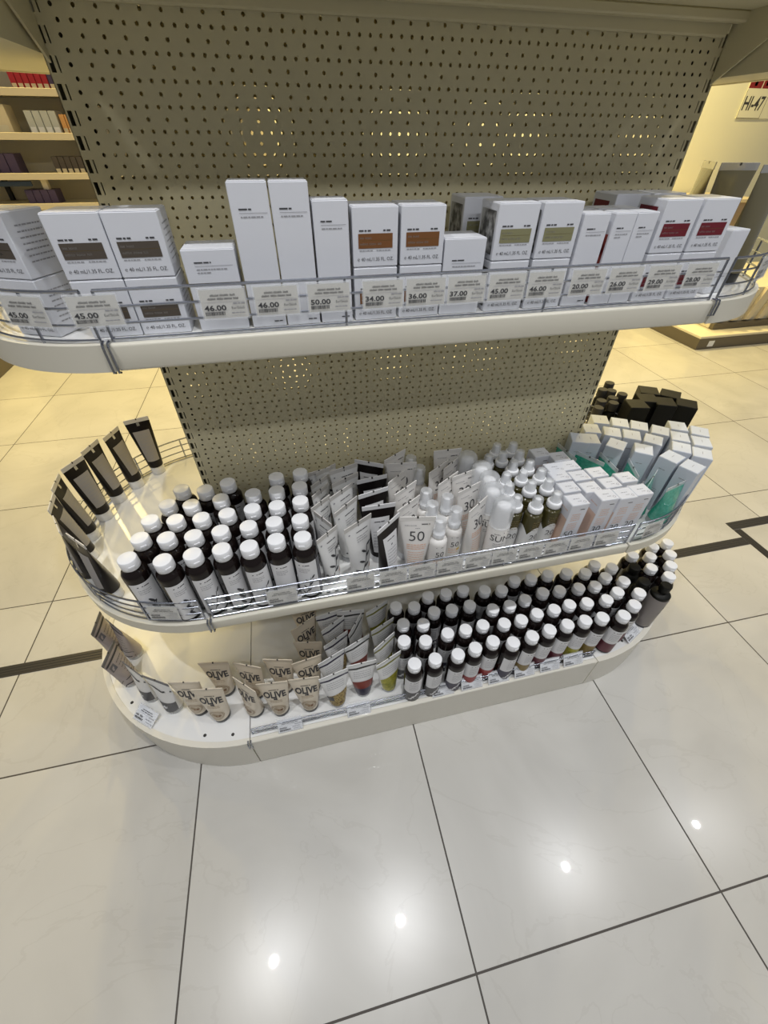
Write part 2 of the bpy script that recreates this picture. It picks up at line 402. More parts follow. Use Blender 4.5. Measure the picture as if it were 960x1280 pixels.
for nm, z, R, lip in (('top', TOP, RT, .036), ('middle', MID, RM, .026)):
    shelf('white %s shelf with straight front, full of %s' % (nm, 'cartons' if nm == 'top' else 'bottles, tubes and sprays'), z, R, lip)
    guard('chrome wire guard along the straight front of the %s shelf' % nm, z, R, ZG, 0, 4)
    for s, sd in ((-1, 'left'), (1, 'right')):
        end_shelf('half round white end piece at the %s of the %s shelf' % (sd, nm), z, R, lip, s)
        guard('curved chrome wire guard round the %s end of the %s shelf' % (sd, nm), z, R, ZG, s, 9)
guard('low chrome wire guard along the front of the bottom deck', BAS, RB-.012, (.005, .016, .030), 0, 5)
for x, y, z, h, lab in ((-.5, CY-RT, TOP, .036, 'bent wire clip over the left joint of the top shelf'), (-.5, CY-RM, MID, .026, 'bent wire clip over the left joint of the middle shelf'), (.5, CY-RT, TOP, .02, 'bent wire clip over the right joint of the top shelf'), (-.5, CY-RB, BAS, .02, 'bent wire clip over the left joint of the bottom deck')):
    mb = MB()
    for d in (-.0035, .0035): mb.tube([(d, .006, .005), (d, -.003, .0045), (d, -.0045, 0), (d, -.0045, -h), (d, .002, -h-.002)], .0017, 'chrome')
    o = mb.build('wire_clip'); o.location = (x, y, z); tag(o, lab, 'clip')
# the shelf above, seen from below
t = tag(thing('shelf', (0, 0, 1.425)), 'grey shelf overhead at the top edge, seen from below', 'shelf')
mb = MB(); mb.box(-.4985, .4985, CY-RT, -.002, 0, .018, 'panel', .001); mb.build('deck', t)
mb = MB(); mb.box(-.4985, .4985, CY-RT, CY-RT+.012, -.02, .02, 'lip', .004, 2); mb.build('lip', t)
mb = MB(); mb.box(-.4985, .4985, -.03, -.012, -.012, 0, 'panel', .002); mb.build('back_rail', t)
for s in (-1, 1):
    mb = MB(); pl = [(s*.499, -.002, -.077), (s*.499, -.002, 0), (s*.499, -.19, 0), (s*.499, -.19, -.002), (s*.499, -.13, -.006)]
    k = len(pl); mb.add(pl+[(x-s*.003, y, z) for x, y, z in pl], [tuple(range(k)), tuple(range(2*k-1, k-1, -1))]+[(i, k+i, k+(i+1) % k, (i+1) % k) for i in range(k)], 'panel'); mb.build('bracket', t)
for s, sd, a in ((-1, 'left', .235), (1, 'right', .095)):
    t = tag(thing('end_shelf', (s*.503, CY, 1.353)), 'grey underside of the overhead end shelf at the upper %s corner' % sd, 'shelf')
    pts = [(s*a*math.cos(math.radians(q)), .235*math.sin(math.radians(q))) for q in range(-90, 91, 5)]
    if s < 0: pts = pts[::-1]
    mb = MB(); mb.prism(pts, .003, .05, 'panel'); mb.build('deck', t)
    mb = MB(); wall_of(mb, pts, .010, .002, .065, 'panel'); mb.build('lip', t)
# measured positions (metres)
D = {"MIDB":[[0,0,-0.606,-0.25],
 [0,1,-0.541,-0.269],
 [0,2,-0.489,-0.265],
 [0,3,-0.437,-0.263],
 [0,4,-0.386,-0.267],
 [0,5,-0.335,-0.26],
 [0,6,-0.284,-0.265],
 [1,0,-0.594,-0.199],
 [1,1,-0.544,-0.209],
 [1,2,-0.493,-0.214],
 [1,3,-0.442,-0.212],
 [1,4,-0.388,-0.21],
 [1,5,-0.337,-0.209],
 [1,6,-0.285,-0.212],
 [2,0,-0.584,-0.149],
 [2,1,-0.534,-0.159],
 [2,2,-0.483,-0.164],
 [2,3,-0.432,-0.162],
 [2,4,-0.381,-0.158],
 [2,5,-0.33,-0.159],
 [2,6,-0.28,-0.154],
 [3,0,-0.557,-0.105],
 [3,1,-0.508,-0.116],
 [3,2,-0.448,-0.11],
 [3,3,-0.38,-0.107],
 [3,4,-0.329,-0.108],
 [3,5,-0.278,-0.103],
 [4,0,-0.535,-0.057],
 [4,1,-0.484,-0.07],
 [4,2,-0.436,-0.055],
 [4,3,-0.328,-0.057],
 [4,4,-0.273,-0.052]],
 "BASEB":[[0,0,-0.064,-0.376],
 [0,1,-0.009,-0.375],
 [0,2,0.052,-0.376],
 [0,3,0.102,-0.369],
 [0,4,0.155,-0.361],
 [0,5,0.205,-0.376],
 [0,6,0.263,-0.37],
 [0,7,0.318,-0.363],
 [0,8,0.374,-0.359],
 [0,9,0.429,-0.358],
 [0,10,0.481,-0.36],
 [0,11,0.543,-0.367],
 [1,0,-0.073,-0.309],
 [1,1,-0.018,-0.321],
 [1,2,0.046,-0.313],
 [1,3,0.097,-0.313],
 [1,4,0.148,-0.31],
 [1,5,0.207,-0.318],
 [1,6,0.258,-0.318],
 [1,7,0.31,-0.309],
 [1,8,0.364,-0.307],
 [1,9,0.415,-0.302],
 [1,10,0.468,-0.307],
 [1,11,0.529,-0.31],
 [1,12,0.595,-0.343],
 [2,0,-0.062,-0.259],
 [2,1,-0.009,-0.271],
 [2,2,0.032,-0.24],
 [2,3,0.083,-0.244],
 [2,4,0.137,-0.242],
 [2,5,0.196,-0.268],
 [2,6,0.248,-0.267],
 [2,7,0.3,-0.258],
 [2,8,0.362,-0.247],
 [2,9,0.414,-0.251],
 [2,10,0.474,-0.255],
 [2,11,0.526,-0.259],
 [2,12,0.577,-0.293],
 [2,13,0.637,-0.31],
 [3,0,-0.068,-0.201],
 [3,1,-0.018,-0.212],
 [3,2,0.031,-0.186],
 [3,3,0.085,-0.188],
 [3,4,0.138,-0.187],
 [3,5,0.199,-0.203],
 [3,6,0.249,-0.212],
 [3,7,0.301,-0.188],
 [3,8,0.353,-0.193],
 [3,9,0.41,-0.19],
 [3,10,0.47,-0.196],
 [3,11,0.526,-0.208],
 [3,12,0.576,-0.237],
 [3,13,0.62,-0.262],
 [4,0,0.572,-0.186],
 [4,1,0.618,-0.208],
 [4,2,0.713,-0.179],
 [4,3,0.736,-0.236],
 [4,4,0.766,-0.194],
 [4,5,0.803,-0.16],
 [4,6,0.767,-0.276],
 [4,7,0.803,-0.24],
 [4,8,0.835,-0.2],
 [4,9,0.861,-0.156],
 [5,0,0.686,-0.223],
 [5,1,0.677,-0.278],
 [5,2,0.718,-0.313]],
 "MIDT":[["A1",-0.235,-0.247,39.045,0.058],
 ["A2",-0.239,-0.199,-57.726,0.065],
 ["A3",-0.237,-0.147,40.038,0.051],
 ["A4",-0.233,-0.105,45.81,0.063],
 ["A5",-0.23,-0.07,39.66,0.062],
 ["A6",-0.228,-0.031,12.596,0.063],
 ["A7",-0.211,0.001,30.101,0.066],
 ["B1",-0.17,-0.245,31.374,0.079],
 ["B2",-0.186,-0.188,39.85,0.081],
 ["B3",-0.188,-0.137,37.03,0.074],
 ["B4",-0.173,-0.096,26.626,0.079],
 ["B5",-0.17,-0.053,17.16,0.078],
 ["C1",-0.109,-0.26,38.859,0.078],
 ["C2",-0.117,-0.204,0.311,0.074],
 ["C3",-0.119,-0.156,13.594,0.076],
 ["C4",-0.112,-0.107,7.313,0.076],
 ["C5",-0.107,-0.045,-28.535,0.081],
 ["D1",-0.045,-0.256,-11.786,0.076],
 ["D2",-0.052,-0.209,33.695,0.082],
 ["D3",-0.045,-0.157,33.318,0.075],
 ["D4",-0.051,-0.11,38.761,0.074],
 ["D5",-0.03,-0.064,-6.134,0.075],
 ["D6",-0.037,-0.018,31.008,0.082],
 ["F1",0.094,-0.246,34.893,0.087],
 ["F2",0.097,-0.188,23.102,0.071],
 ["F3",0.119,-0.136,16.775,0.078],
 ["F4",0.06,-0.147,32.577,0.073],
 ["F5",0.053,-0.099,33.728,0.072],
 ["F6",0.098,-0.036,-1.582,0.073],
 ["F7",0.106,-0.09,38.197,0.059]],
 "GREEN":[["g1",0.622,-0.243,15.253,0.088],
 ["g2",0.435,-0.054,-85.03,0.087],
 ["g3",0.479,-0.093,-59.132,0.077],
 ["g4",0.517,-0.121,-92.756,0.079],
 ["g5",0.562,-0.159,-110.11,0.084],
 ["g6",0.584,-0.204,36.921,0.08]],
 "BASET":[["O1",-0.571,-0.321,-9.43,0.071],
 ["O2",-0.627,-0.291,-11.094,0.071],
 ["O3",-0.483,-0.329,-42.397,0.082],
 ["O4",-0.417,-0.34,-6.153,0.08],
 ["O5",-0.339,-0.346,-5.079,0.073],
 ["O6",-0.561,-0.254,-10.305,0.077],
 ["O7",-0.477,-0.28,-23.013,0.083],
 ["O8",-0.401,-0.282,-13.996,0.076],
 ["O9",-0.329,-0.298,7.692,0.072],
 ["O10",-0.321,-0.249,-11.644,0.077],
 ["O11",-0.329,-0.19,27.851,0.081],
 ["O12",-0.324,-0.163,12.054,0.081],
 ["P1",-0.266,-0.351,11.003,0.077],
 ["P2",-0.266,-0.304,22.315,0.077],
 ["P3",-0.247,-0.255,26.55,0.075],
 ["P4",-0.249,-0.208,28.885,0.079],
 ["P5",-0.255,-0.172,7.759,0.06],
 ["Q1",-0.193,-0.338,1.365,0.08],
 ["Q2",-0.193,-0.276,22.275,0.081],
 ["Q3",-0.189,-0.222,52.955,0.093],
 ["Q4",-0.195,-0.178,-5.244,0.068],
 ["R1",-0.122,-0.341,21.649,0.079],
 ["R2",-0.122,-0.29,31.302,0.081],
 ["R3",-0.116,-0.241,23.883,0.081],
 ["R4",-0.119,-0.18,24.006,0.071],
 ["E1",-0.696,-0.27,-30.62,0.077],
 ["E2",-0.759,-0.225,-42.828,0.088],
 ["E3",-0.827,-0.167,81.464,0.073],
 ["E4",-0.883,-0.063,88.014,0.068],
 ["E5",-0.834,-0.082,-46.162,0.103]],
 "ENDT":[["L1",-0.692,0.275,17.39,0.061],
 ["L2",-0.741,0.216,70.062,0.055],
 ["L3",-0.776,0.159,69.585,0.059],
 ["L4",-0.795,0.09,60.539,0.067],
 ["L5",-0.808,0.019,94.778,0.072],
 ["L6",-0.793,-0.054,99.371,0.066],
 ["L7",-0.758,-0.131,-61.866,0.078],
 ["L8",-0.708,-0.186,-44.745,0.071]],
 "PUMP":[[0.004,-0.261],
 [0.048,-0.239],
 [0.003,-0.21],
 [0.044,-0.193],
 [0.003,-0.164],
 [0.014,-0.074],
 [0.004,-0.029]],
 "SUN":[[0.146,-0.263],
 [0.142,-0.214],
 [0.151,-0.173],
 [0.149,-0.132],
 [0.132,-0.084]],
 "OLIVE":[[0.234,-0.252],
 [0.284,-0.246],
 [0.191,-0.238],
 [0.247,-0.197],
 [0.29,-0.2],
 [0.193,-0.194],
 [0.247,-0.156],
 [0.293,-0.159],
 [0.204,-0.156],
 [0.243,-0.113],
 [0.283,-0.12],
 [0.234,-0.073],
 [0.279,-0.075],
 [0.234,-0.035],
 [0.278,-0.039],
 [0.193,-0.077]],
 "SPF":[[0.326,-0.262],
 [0.401,-0.261],
 [0.446,-0.265],
 [0.49,-0.262],
 [0.333,-0.217],
 [0.382,-0.228],
 [0.437,-0.223],
 [0.487,-0.213],
 [0.336,-0.173],
 [0.382,-0.183],
 [0.431,-0.18],
 [0.341,-0.141],
 [0.382,-0.14],
 [0.377,-0.1],
 [0.338,-0.073]],
 "JBOX":[["J1",0.461,-0.033,-23.505,0.045],
 ["J2",0.49,-0.073,-19.922,0.045],
 ["J3",0.532,-0.105,-48.741,0.041],
 ["J4",0.59,-0.144,-37.224,0.047],
 ["J5",0.63,-0.18,-66.918,0.042],
 ["J6",0.649,-0.227,-64.886,0.045],
 ["B1",0.523,-0.027,-20.173,0.046],
 ["B2",0.565,-0.054,-29.75,0.044],
 ["B3",0.607,-0.078,-32.742,0.049],
 ["B4",0.645,-0.108,-43.814,0.048],
 ["B5",0.692,-0.158,-39.359,0.044],
 ["B6",0.724,-0.193,-39.236,0.042],
 ["C1",0.575,0.012,-24.109,0.047],
 ["C2",0.618,-0.014,-30.415,0.045],
 ["C3",0.658,-0.04,-35.71,0.046],
 ["C4",0.697,-0.073,-40.557,0.047],
 ["C5",0.729,-0.114,-33.226,0.048],
 ["C6",0.768,-0.148,-32.161,0.049],
 ["D5",0.766,-0.066,-29.799,0.046],
 ["D6",0.801,-0.101,-38.723,0.05]],
 "BLK":[[0.86,0.174],
 [0.912,0.138],
 [0.915,0.073],
 [0.856,0.097],
 [0.819,0.129],
 [0.761,0.103]],
 "BLKB":[[0.822,0.305],
 [0.768,0.266],
 [0.792,0.252],
 [0.812,0.222],
 [0.715,0.196],
 [0.764,0.206],
 [0.677,0.156],
 [0.744,0.174]]}
# ------------------------------------------------------------------ price tags
def tag_ink(price, h=.036, wd=.060):
    k = Ink(); u0 = -wd/2+.003
    k.words(-.016, .018, h*.5-.0085, .0028, 'ink'); k.words(-.020, .021, h*.5-.0128, .0028, 'ink')
    k.rect(-wd/2+.002, wd/2-.002, .0022, .0025, 'greyink'); k.words(.012, wd/2-.002, -.0005, .0016, 'greyink')
    if price: k.text(price, u0, -.0078, .0062, 'ink', .022, 1.45, 'l'); k.text('Eur/Stück', wd/2-.003, -.0070, .0032, 'ink', .0, 1, 'r')
    else: k.words(u0, u0+.022, -.0075, .0050, 'ink'); k.words(.006, wd/2-.004, -.007, .003, 'greyink')
    r = random.Random(str(price))
    u = u0
    while u < u0+.026:
        q = r.choice((.0004, .0007, .0011)); k.rect(u, u+q, -.0140, -.0095, 'ink'); u += q+r.choice((.0004, .0007))
    k.words(.008, wd/2-.002, -.0125, .0014, 'greyink'); k.rect(-wd/2+.002, wd/2-.002, -.0158, -.0156, 'greyink')
    return k
def make_tag(price, col='paper', wd=.060):
    def f():
        t = thing('price_tag'); mb = MB(); mb.box(-wd/2-.002, wd/2+.002, -.0012, -.0004, -.020, .0205, 'holder', .0003)
        mb.tube([(-wd/2-.002, .0012, .0195), (wd/2+.002, .0012, .0195)], .0013, 'holder', 6); mb.build('holder', t)
        mb = MB(); mb.box(-wd/2, wd/2, -.0003, .0003, -.018, .018, col); c = mb.build('card', t, smooth=False)
        tag_ink(price, .036, wd).build('print', flat(-.0016), c); return t
    return f
ry = CY-(RT-.010)
tops = [(-.497, '45.00', 0), (-.334, '46.00', 0), (-.262, '46.00', 0), (-.188, '50.00', 0), (-.108, '34.00', 0), (-.042, '36.00', 0), (.023, '37.00', 0), (.090, '45.00', 0), (.156, '46.00', 0), (.231, '20.00', 0), (.300, '26.00', 0), (.372, '29.00', 0), (.446, '28.00', 0)]
near = ['under the stacked brown banded cartons', 'under the single low plain carton', 'under the first tall plain carton', 'under the second tall plain carton', 'under the first orange brown banded stack', 'under the second orange brown banded stack', 'under the low plain carton beside the orange brown ones', 'under the first olive banded stack', 'under the second olive banded stack', 'under the narrow carton with a red side', 'under the narrow plain cartons', 'under the first dark red banded stack', 'under the second dark red banded stack']
for (x, pr, a), nr in zip(tops, near):
    place(('tag', pr), make_tag(pr), (x, ry-.003, TOP+.0435), 0, 'price tag reading %s, %s' % (pr, nr), 'price tag', 'price tags on the top shelf', rx=-.06)
for s, a, pr, lab in ((-1, -112, '45.00', 'price tag at the left picture edge, on the curved end of the top shelf'), (1, -62, '25.00', 'price tag reading 25.00 on the curved right end of the top shelf guard')):
    an = math.radians(a); r = RT-.007
    place(('tag', pr), make_tag(pr), (s*.5+r*math.cos(an), CY+r*math.sin(an), TOP+.0435), an+PI/2, lab, 'price tag', 'price tags on the top shelf', rx=-.06)
ry = CY-(RM-.010)
mids = [-.345, -.178, -.105, -.040, .026, .092, .158, .224, .290, .356, .424]
for i, x in enumerate(mids):
    place('tagm', make_tag(None), (x, ry-.003, MID+.038), 0, 'cream price tag on the straight front of the middle shelf, %s from the left' % ORD[i], 'price tag', 'price tags on the middle shelf', rx=-.12)
for s, a, lab in ((-1, -104, 'cream price tag on the curved left end of the middle shelf guard'), (1, -80, 'cream price tag on the right curve of the middle shelf, below the sunscreen cartons'), (1, -52, 'cream price tag on the right curve of the middle shelf, below the green tube')):
    an = math.radians(a); r = RM-.007
    place('tagm', make_tag(None), (s*.5+r*math.cos(an), CY+r*math.sin(an), MID+.038), an+PI/2, lab, 'price tag', 'price tags on the middle shelf', rx=-.12)
ry = CY-(RB-.022)
for i, x in enumerate([-.395, -.215, .020, .105, .185, .265, .345, .42]):
    place('tagb', make_tag(None, 'whitepaper'), (x, ry-.006, BAS+.021), 0, 'small price tag on the low guard of the bottom deck, %s from the left' % ORD[i], 'price tag', 'price tags on the bottom deck', rx=-.55)
place('tagf', make_tag(None, 'whitepaper', .064), (-.765, -.285, BAS+.0125), math.radians(-38), 'white price tag lying on the curved left end of the bottom deck', 'price tag', 'price tags lying on the bottom deck', rx=-1.15)
place('tagf', make_tag(None, 'whitepaper', .064), (.648, -.352, BAS+.0165), math.radians(24), 'white price tag lying on the bottom deck before the grey pump bottle', 'price tag', 'price tags lying on the bottom deck', rx=-.95)

# ------------------------------------------------------------------ cartons on the top shelf
def carton(w, d, h, art=None, side=None, body='carton', name='carton', top=None):
    def f():
        t = thing(name); mb = MB(); mb.box(-w/2, w/2, -d/2, d/2, 0, h-.0006, body, .0010); b_ = mb.build('box_body', t)
        mb = MB(); mb.box(-w/2+.0012, w/2-.0012, -d/2+.0004, d/2-.003, h-.0008, h, body, .0003); mb.box(-w/2+.002, w/2-.002, d/2-.003, d/2-.0024, h-.0008, h-.0002, 'darkgap'); mb.build('top_flap', t)
        if art:
            k = Ink(); art(k, w, h); k.build('print', flat(-d/2-.0004), t)
        if side:
            for sg, fn in side: k = Ink(); fn(k, d, h); k.build('side_print', (lambda u, v: (-w/2-.0004, -u, v)) if sg < 0 else (lambda u, v: (w/2+.0004, u, v)), t)
        if top: k = Ink(); top(k, w, d); k.build('top_print', lambda u, v: (u, v, h+.0004), t)
        return t
    return f
def cream_art(col, txt):
    def a(k, w, h):
        k.words(-w*.36, -w*.10, h*.60, .0018, 'ink'); k.words(w*.17, w*.36, h*.60, .0018, 'ink')
        k.rect(-w*.38, w*.38, h*.32, h*.565, col)
        k.words(-w*.34, -w*.02, h*.475, .0028, 'tubelabel'); k.words(-w*.34, w*.12, h*.375, .0028, 'tubelabel')
        k.rect(-w*.33, w*.36, h*.445, h*.452, 'gold')
        k.words(-w*.36, -w*.04, h*.275, .0012, 'greyink'); k.words(w*.02, w*.36, h*.275, .0012, 'greyink')
        k.text('℮ 40 mL/1.35 FL. OZ.', 0, h*.105, .0044, 'ink', .0, .95)
    return a
def plain_art(lines=1, logo=True, vtop=.86):
    def a(k, w, h):
        k.words(-w*.30, w*.02, h*vtop, .0016, 'ink', word=6); k.rect(-w*.30, w*.42, h*vtop-.0035, h*vtop-.0030, 'greyink')
        for i in range(lines): k.words(-w*.28, w*(.30 if i == 0 else 0), h*vtop-.008-.004*i, .0013, 'greyink')
        if logo: k.words(w*.15, w*.40, .007+.0*h, .0014, 'ink', word=8)
    return a
def dark_side(col):
    return lambda k, d, h: k.rect(-d*.40, d*.40, h*.10, h*.86, col)
def scrawl(k, d, h):
    for i in range(7): k.words(-d*.3, d*.3, h*(.78-.09*i), .0016, 'greyink')
CY0 = -.17     # front plane of the boxes
def box_at(key, mk, x0, x1, z, label, group, d=.066, cat='box', dy=0, rz=0): place(key, mk, ((x0+x1)/2, CY0+d/2+dy, z), rz, label, cat, group)
Z1 = TOP+.0005; HC = .0725; Z2 = Z1+HC+.0008
G_ = 'white cartons on the top shelf'
def stack(key, col, xs, names, deep=None, side=None):
    mk = carton(.0655, .064, HC, cream_art(col, ''), side)
    for i, (x0, nm) in enumerate(zip(xs, names)):
        box_at(key, mk, x0, x0+.0655, Z2, 'carton with %s, on top in %s' % nm, G_)
        box_at(key, mk, x0, x0+.0655, Z1, 'carton with %s, underneath in %s' % nm, G_)
stack('brownbox', 'brown', (-.5245, -.4575), (('a dark brown band', 'the left brown banded stack'), ('a dark brown band', 'the right brown banded stack')), side=[(1, scrawl)])
stack('orangebox', 'orange', (-.1455, -.0755), (('an orange brown band', 'the left orange brown stack'), ('an orange brown band', 'the right orange brown stack')))
stack('olivebox', 'olive', (.0705, .1425), (('an olive green band', 'the left olive banded stack'), ('an olive green band', 'the right olive banded stack')), side=[(-1, dark_side('sidepic'))])
stack('redbox', 'redband', (.3525, .4240), (('a dark red band', 'the left dark red stack'), ('a dark red band', 'the right dark red stack')), side=[(-1, lambda k, d, h: k.rect(-d*.4, d*.25, h*.55, h*.85, 'redband'))])
mkb = carton(.0655, .064, HC, None, [(-1, dark_side('sidepic'))])
place('olivebox', mkb, (.083, CY0+.118, Z2), 0, 'white carton with a dark patterned side, behind the left olive banded stack', 'box', G_)
place('olivebox', mkb, (.083, CY0+.118, Z1), 0, 'white carton low behind the left olive banded stack', 'box', G_)
for x, n in ((.368, 'first'), (.440, 'second')):
    place('redbox', mkb, (x-.010, CY0+.120, Z2), 0, 'white carton behind the %s dark red stack, upper one' % n, 'box', G_)
    place('redbox', mkb, (x-.010, CY0+.120, Z1), 0, 'white carton behind the %s dark red stack, lower one' % n, 'box', G_)
box_at('lowwide', carton(.069, .066, .1035, plain_art(2, False, .84)), -.3775, -.3085, Z1, 'single plain white carton with small print, left of the two tallest cartons', G_)
box_at('tall', carton(.0495, .046, .1735, plain_art(1, True, .83)), -.3025, -.2530, Z1, 'tallest plain white carton, left one of the pair', G_, .046)
box_at('tall', None, -.2510, -.2015, Z1, 'tallest plain white carton, right one of the pair', G_, .046)
box_at('tall2', carton(.0480, .046, .1535, plain_art(1, True, .84)), -.1985, -.1505, Z1, 'tall plain white carton a little shorter than the pair beside it', G_, .046)
box_at('low2', carton(.066, .064, .105, plain_art(1, False, .72)), -.0075, .0585, Z1, 'low plain white carton between the orange and olive banded stacks', G_)
box_at('nar', carton(.0455, .042, .131, plain_art(1, True, .84), [(1, lambda k, d, h: k.rect(-d*.38, d*.38, h*.02, h*.78, 'redpic'))]), .2130, .2585, Z1, 'narrow plain white carton beside the olive banded stack', G_, .042)
nb = carton(.0385, .042, .131, plain_art(2, False, .84), [(-1, lambda k, d, h: k.rect(-d*.34, d*.40, h*.02, h*.78, 'redpic'))])
box_at('nar2', nb, .2660, .3045, Z1, 'narrow white carton whose left side shows a dark red picture', G_, .042, dy=-.001)
box_at('nar2', nb, .3055, .3440, Z1, 'narrow white carton beside the first dark red banded stack', G_, .042, dy=-.001)
for k_, x in enumerate((.2368, .286, .325)):
    place('nar' if k_ == 0 else 'nar2', None, (x, CY0+.068, Z1), 0, 'narrow white carton in the second row behind, %s' % ('behind the one beside the olive banded stack', 'behind the one with the red picture side', 'behind the one beside the dark red stack')[k_], 'box', G_)
# left end: turned cartons on the curve
for z, n in ((Z1, 'lower'), (Z2, 'upper')):
    place('brownbox', None, (-.588, -.113, z), math.radians(-24), 'white carton with a dark brown band at the left picture edge, %s one' % n, 'box', G_)
place('beige', carton(.07, .06, .128, plain_art(1, False), None, 'cream'), (-.655, .02, Z1), math.radians(-50), 'pale beige carton behind the cartons at the left picture edge', 'box', G_)
place('endcarton', carton(.045, .044, .100, plain_art(1, False, .35)), (.537, -.130, Z1), math.radians(8), 'plain white carton at the right end of the top shelf before the olive brown tubes', 'box', G_)

# ------------------------------------------------------------------ tubes
def tube_profile(w, H, r, cap, zc):
    """half-width and half-depth of a crimped tube at height z"""
    def ab(z):
        t = min(1, max(0, (z-cap)/(zc-cap))); return r+(w/2-r)*t**.9, max(.0009, r*(1-t**1.25)*.98+.0009)
    return ab
def make_tube(name, w, H, body, capm, cap=.022, r=None, crimp='crimp', art=None, capr=None, band=None, front=None):
    r = r or w/PI*.98; zc = H-.011; ab = tube_profile(w, H, r, cap, zc)
    def f():
        t = thing(name); n = 32; mb = MB(); vs = []; fs = []; zs = [cap+(zc-cap)*i/9 for i in range(10)]
        for z in zs:
            a, d = ab(z); vs += [(a*math.cos(2*PI*i/n), d*math.sin(2*PI*i/n), z) for i in range(n)]
        for j in range(len(zs)-1): fs += [(j*n+i, j*n+(i+1) % n, (j+1)*n+(i+1) % n, (j+1)*n+i) for i in range(n)]
        fs += [tuple(range(n-1, -1, -1)), tuple((len(zs)-1)*n+i for i in range(n))]; mb.add(vs, fs, body); mb.build('tube_body', t)
        mb = MB(); mb.box(-w/2, w/2, -.0010, .0010, zc-.0005, H, crimp, .0003)
        mb.box(-w*.025, w*.025, -.0013, .0013, H-.004, H+.0001, 'darkgap')
        mb.build('crimp', t)
        cr = capr or r*.96
        mb = MB(); mb.lathe([(cr*.97, .0003), (cr, .0015), (cr, cap-.002), (cr*.97, cap-.0004), (cr*.9, cap+.0002)], capm, 28); mb.build('cap', t)
        def on(u, v, e=.0009):
            a, d = ab(min(v, zc)); q = max(-.985, min(.985, u/a)); return (u, -d*math.sqrt(1-q*q)-e, v)
        def patch(nm, m, u_lo, u_hi, v0, v1, e, nu=14, nv=12, edge=None):
            mb = MB(); vs = []; fs = []
            for j in range(nv+1):
                for i in range(nu+1):
                    fr = i/nu; top_v = v1+(edge(fr) if edge else 0); v = v0+(top_v-v0)*j/nv; a, d = ab(min(v, zc)); ph = (u_lo+(u_hi-u_lo)*fr)
                    vs.append((a*math.sin(ph)*1.004, -d*math.cos(ph)-e*max(.3, math.cos(ph)), v))
            for j in range(nv):
                for i in range(nu): k = j*(nu+1)+i; fs.append((k, k+1, k+nu+2, k+nu+1))
            mb.add(vs, fs, m); return mb.build(nm, t)
        if front: front(t, on, patch, w, H, cap, zc)
        return t
    return f
def black_front(t, on, patch, w, H, cap, zc):
    lb = patch('label', 'tubelabel', -.80, .80, cap+.022, H-.036, .0006)
    k = Ink(); k.rect(-w*.055, w*.055, H-.021, H-.010, 'silver')
    k.build('hanger_mark', on, t)
    k = Ink()
    for i in range(9): k.words(-w*.25, w*.25, H-.046-i*.0095, .0016, 'greyink', word=6)
    k.build('print', lambda u, v: on(u, v, .0013), lb)
def white_front(t, on, patch, w, H, cap, zc):
    k = Ink(); k.ring(-w*.36, H-.022, .0022, .0022, 'greyink', n=10); k.rect(-.0008, .0008, H-.012, H-.006, 'ink')
    k.words(-w*.12, w*.30, H-.026, .0020, 'ink', word=7); k.words(-w*.14, w*.30, H-.038, .0014, 'greyink'); k.words(-w*.14, w*.22, H-.044, .0014, 'greyink'); k.words(-w*.14, w*.26, H-.050, .0014, 'greyink')
    k.sprig(w*.06, cap+.012, .066, 'ink', 3); k.blob(w*.20, cap+.018, .006, .004, .6, 'peach')
    k.build('print', on, t)
def dark_front(t, on, patch, w, H, cap, zc):
    lb = patch('label', 'label', -.72, .72, cap+.016, H-.032, .0006)
    k = Ink(); k.words(-w*.16, w*.16, H-.044, .0020, 'ink', word=6); k.blob(0, H-.058, .003, .0015, .7, 'ink')
    for i in range(6): k.words(-w*.2, w*.2, H-.070-i*.0085, .0014, 'greyink')
    k.build('print', lambda u, v: on(u, v, .0013), lb)
def sun_front(num):
    def f(t, on, patch, w, H, cap, zc):
        k = Ink(); k.words(w*.12, w*.36, H-.020, .0020, 'ink', word=8); k.words(-w*.36, -w*.02, H-.023, .0013, 'greyink'); k.words(-.004, .008, H-.030, .0013, 'greyink')
        k.text(num, 0, H-.062, .025, 'ink', -.006)
        for i in range(3): k.words(-w*.28, w*.28, H-.074-i*.0055, .0018, 'orangeink')
        for i in range(7): k.words(-w*.24, w*.24, H-.095-i*.0065, .0014, 'orangeink')
        k.build('print', on, t)
    return f
def olive_front(t, on, patch, w, H, cap, zc):
    lb = patch('label_band', 'olivetube', -1.2, 1.2, H-.072, H-.028, .0004)
    k = Ink(); k.words(-w*.16, w*.16, H-.031, .0022, 'ink', word=7)
    k.text('OLIVE', 0, H-.060, .024, 'ink', .035, .60); k.blob(0, H-.065, .006, .0022, .5, 'ink'); k.blob(0, H-.066, .006, .0022, -.5, 'ink')
    k.words(-w*.2, w*.2, H-.073, .0016, 'kraft'); k.words(-w*.2, w*.2, H-.079, .0016, 'kraft')
    for q in (.019, .0165, .012): k.ring(0, cap+.027, q, .0013, 'kraft', 1, 24)
    k.blob(-.002, cap+.028, .009, .005, -.5, 'kraft'); k.blob(.004, cap+.025, .007, .004, .2, 'orange')
    k.build('print', lambda u, v: on(u, v, .0011), t)
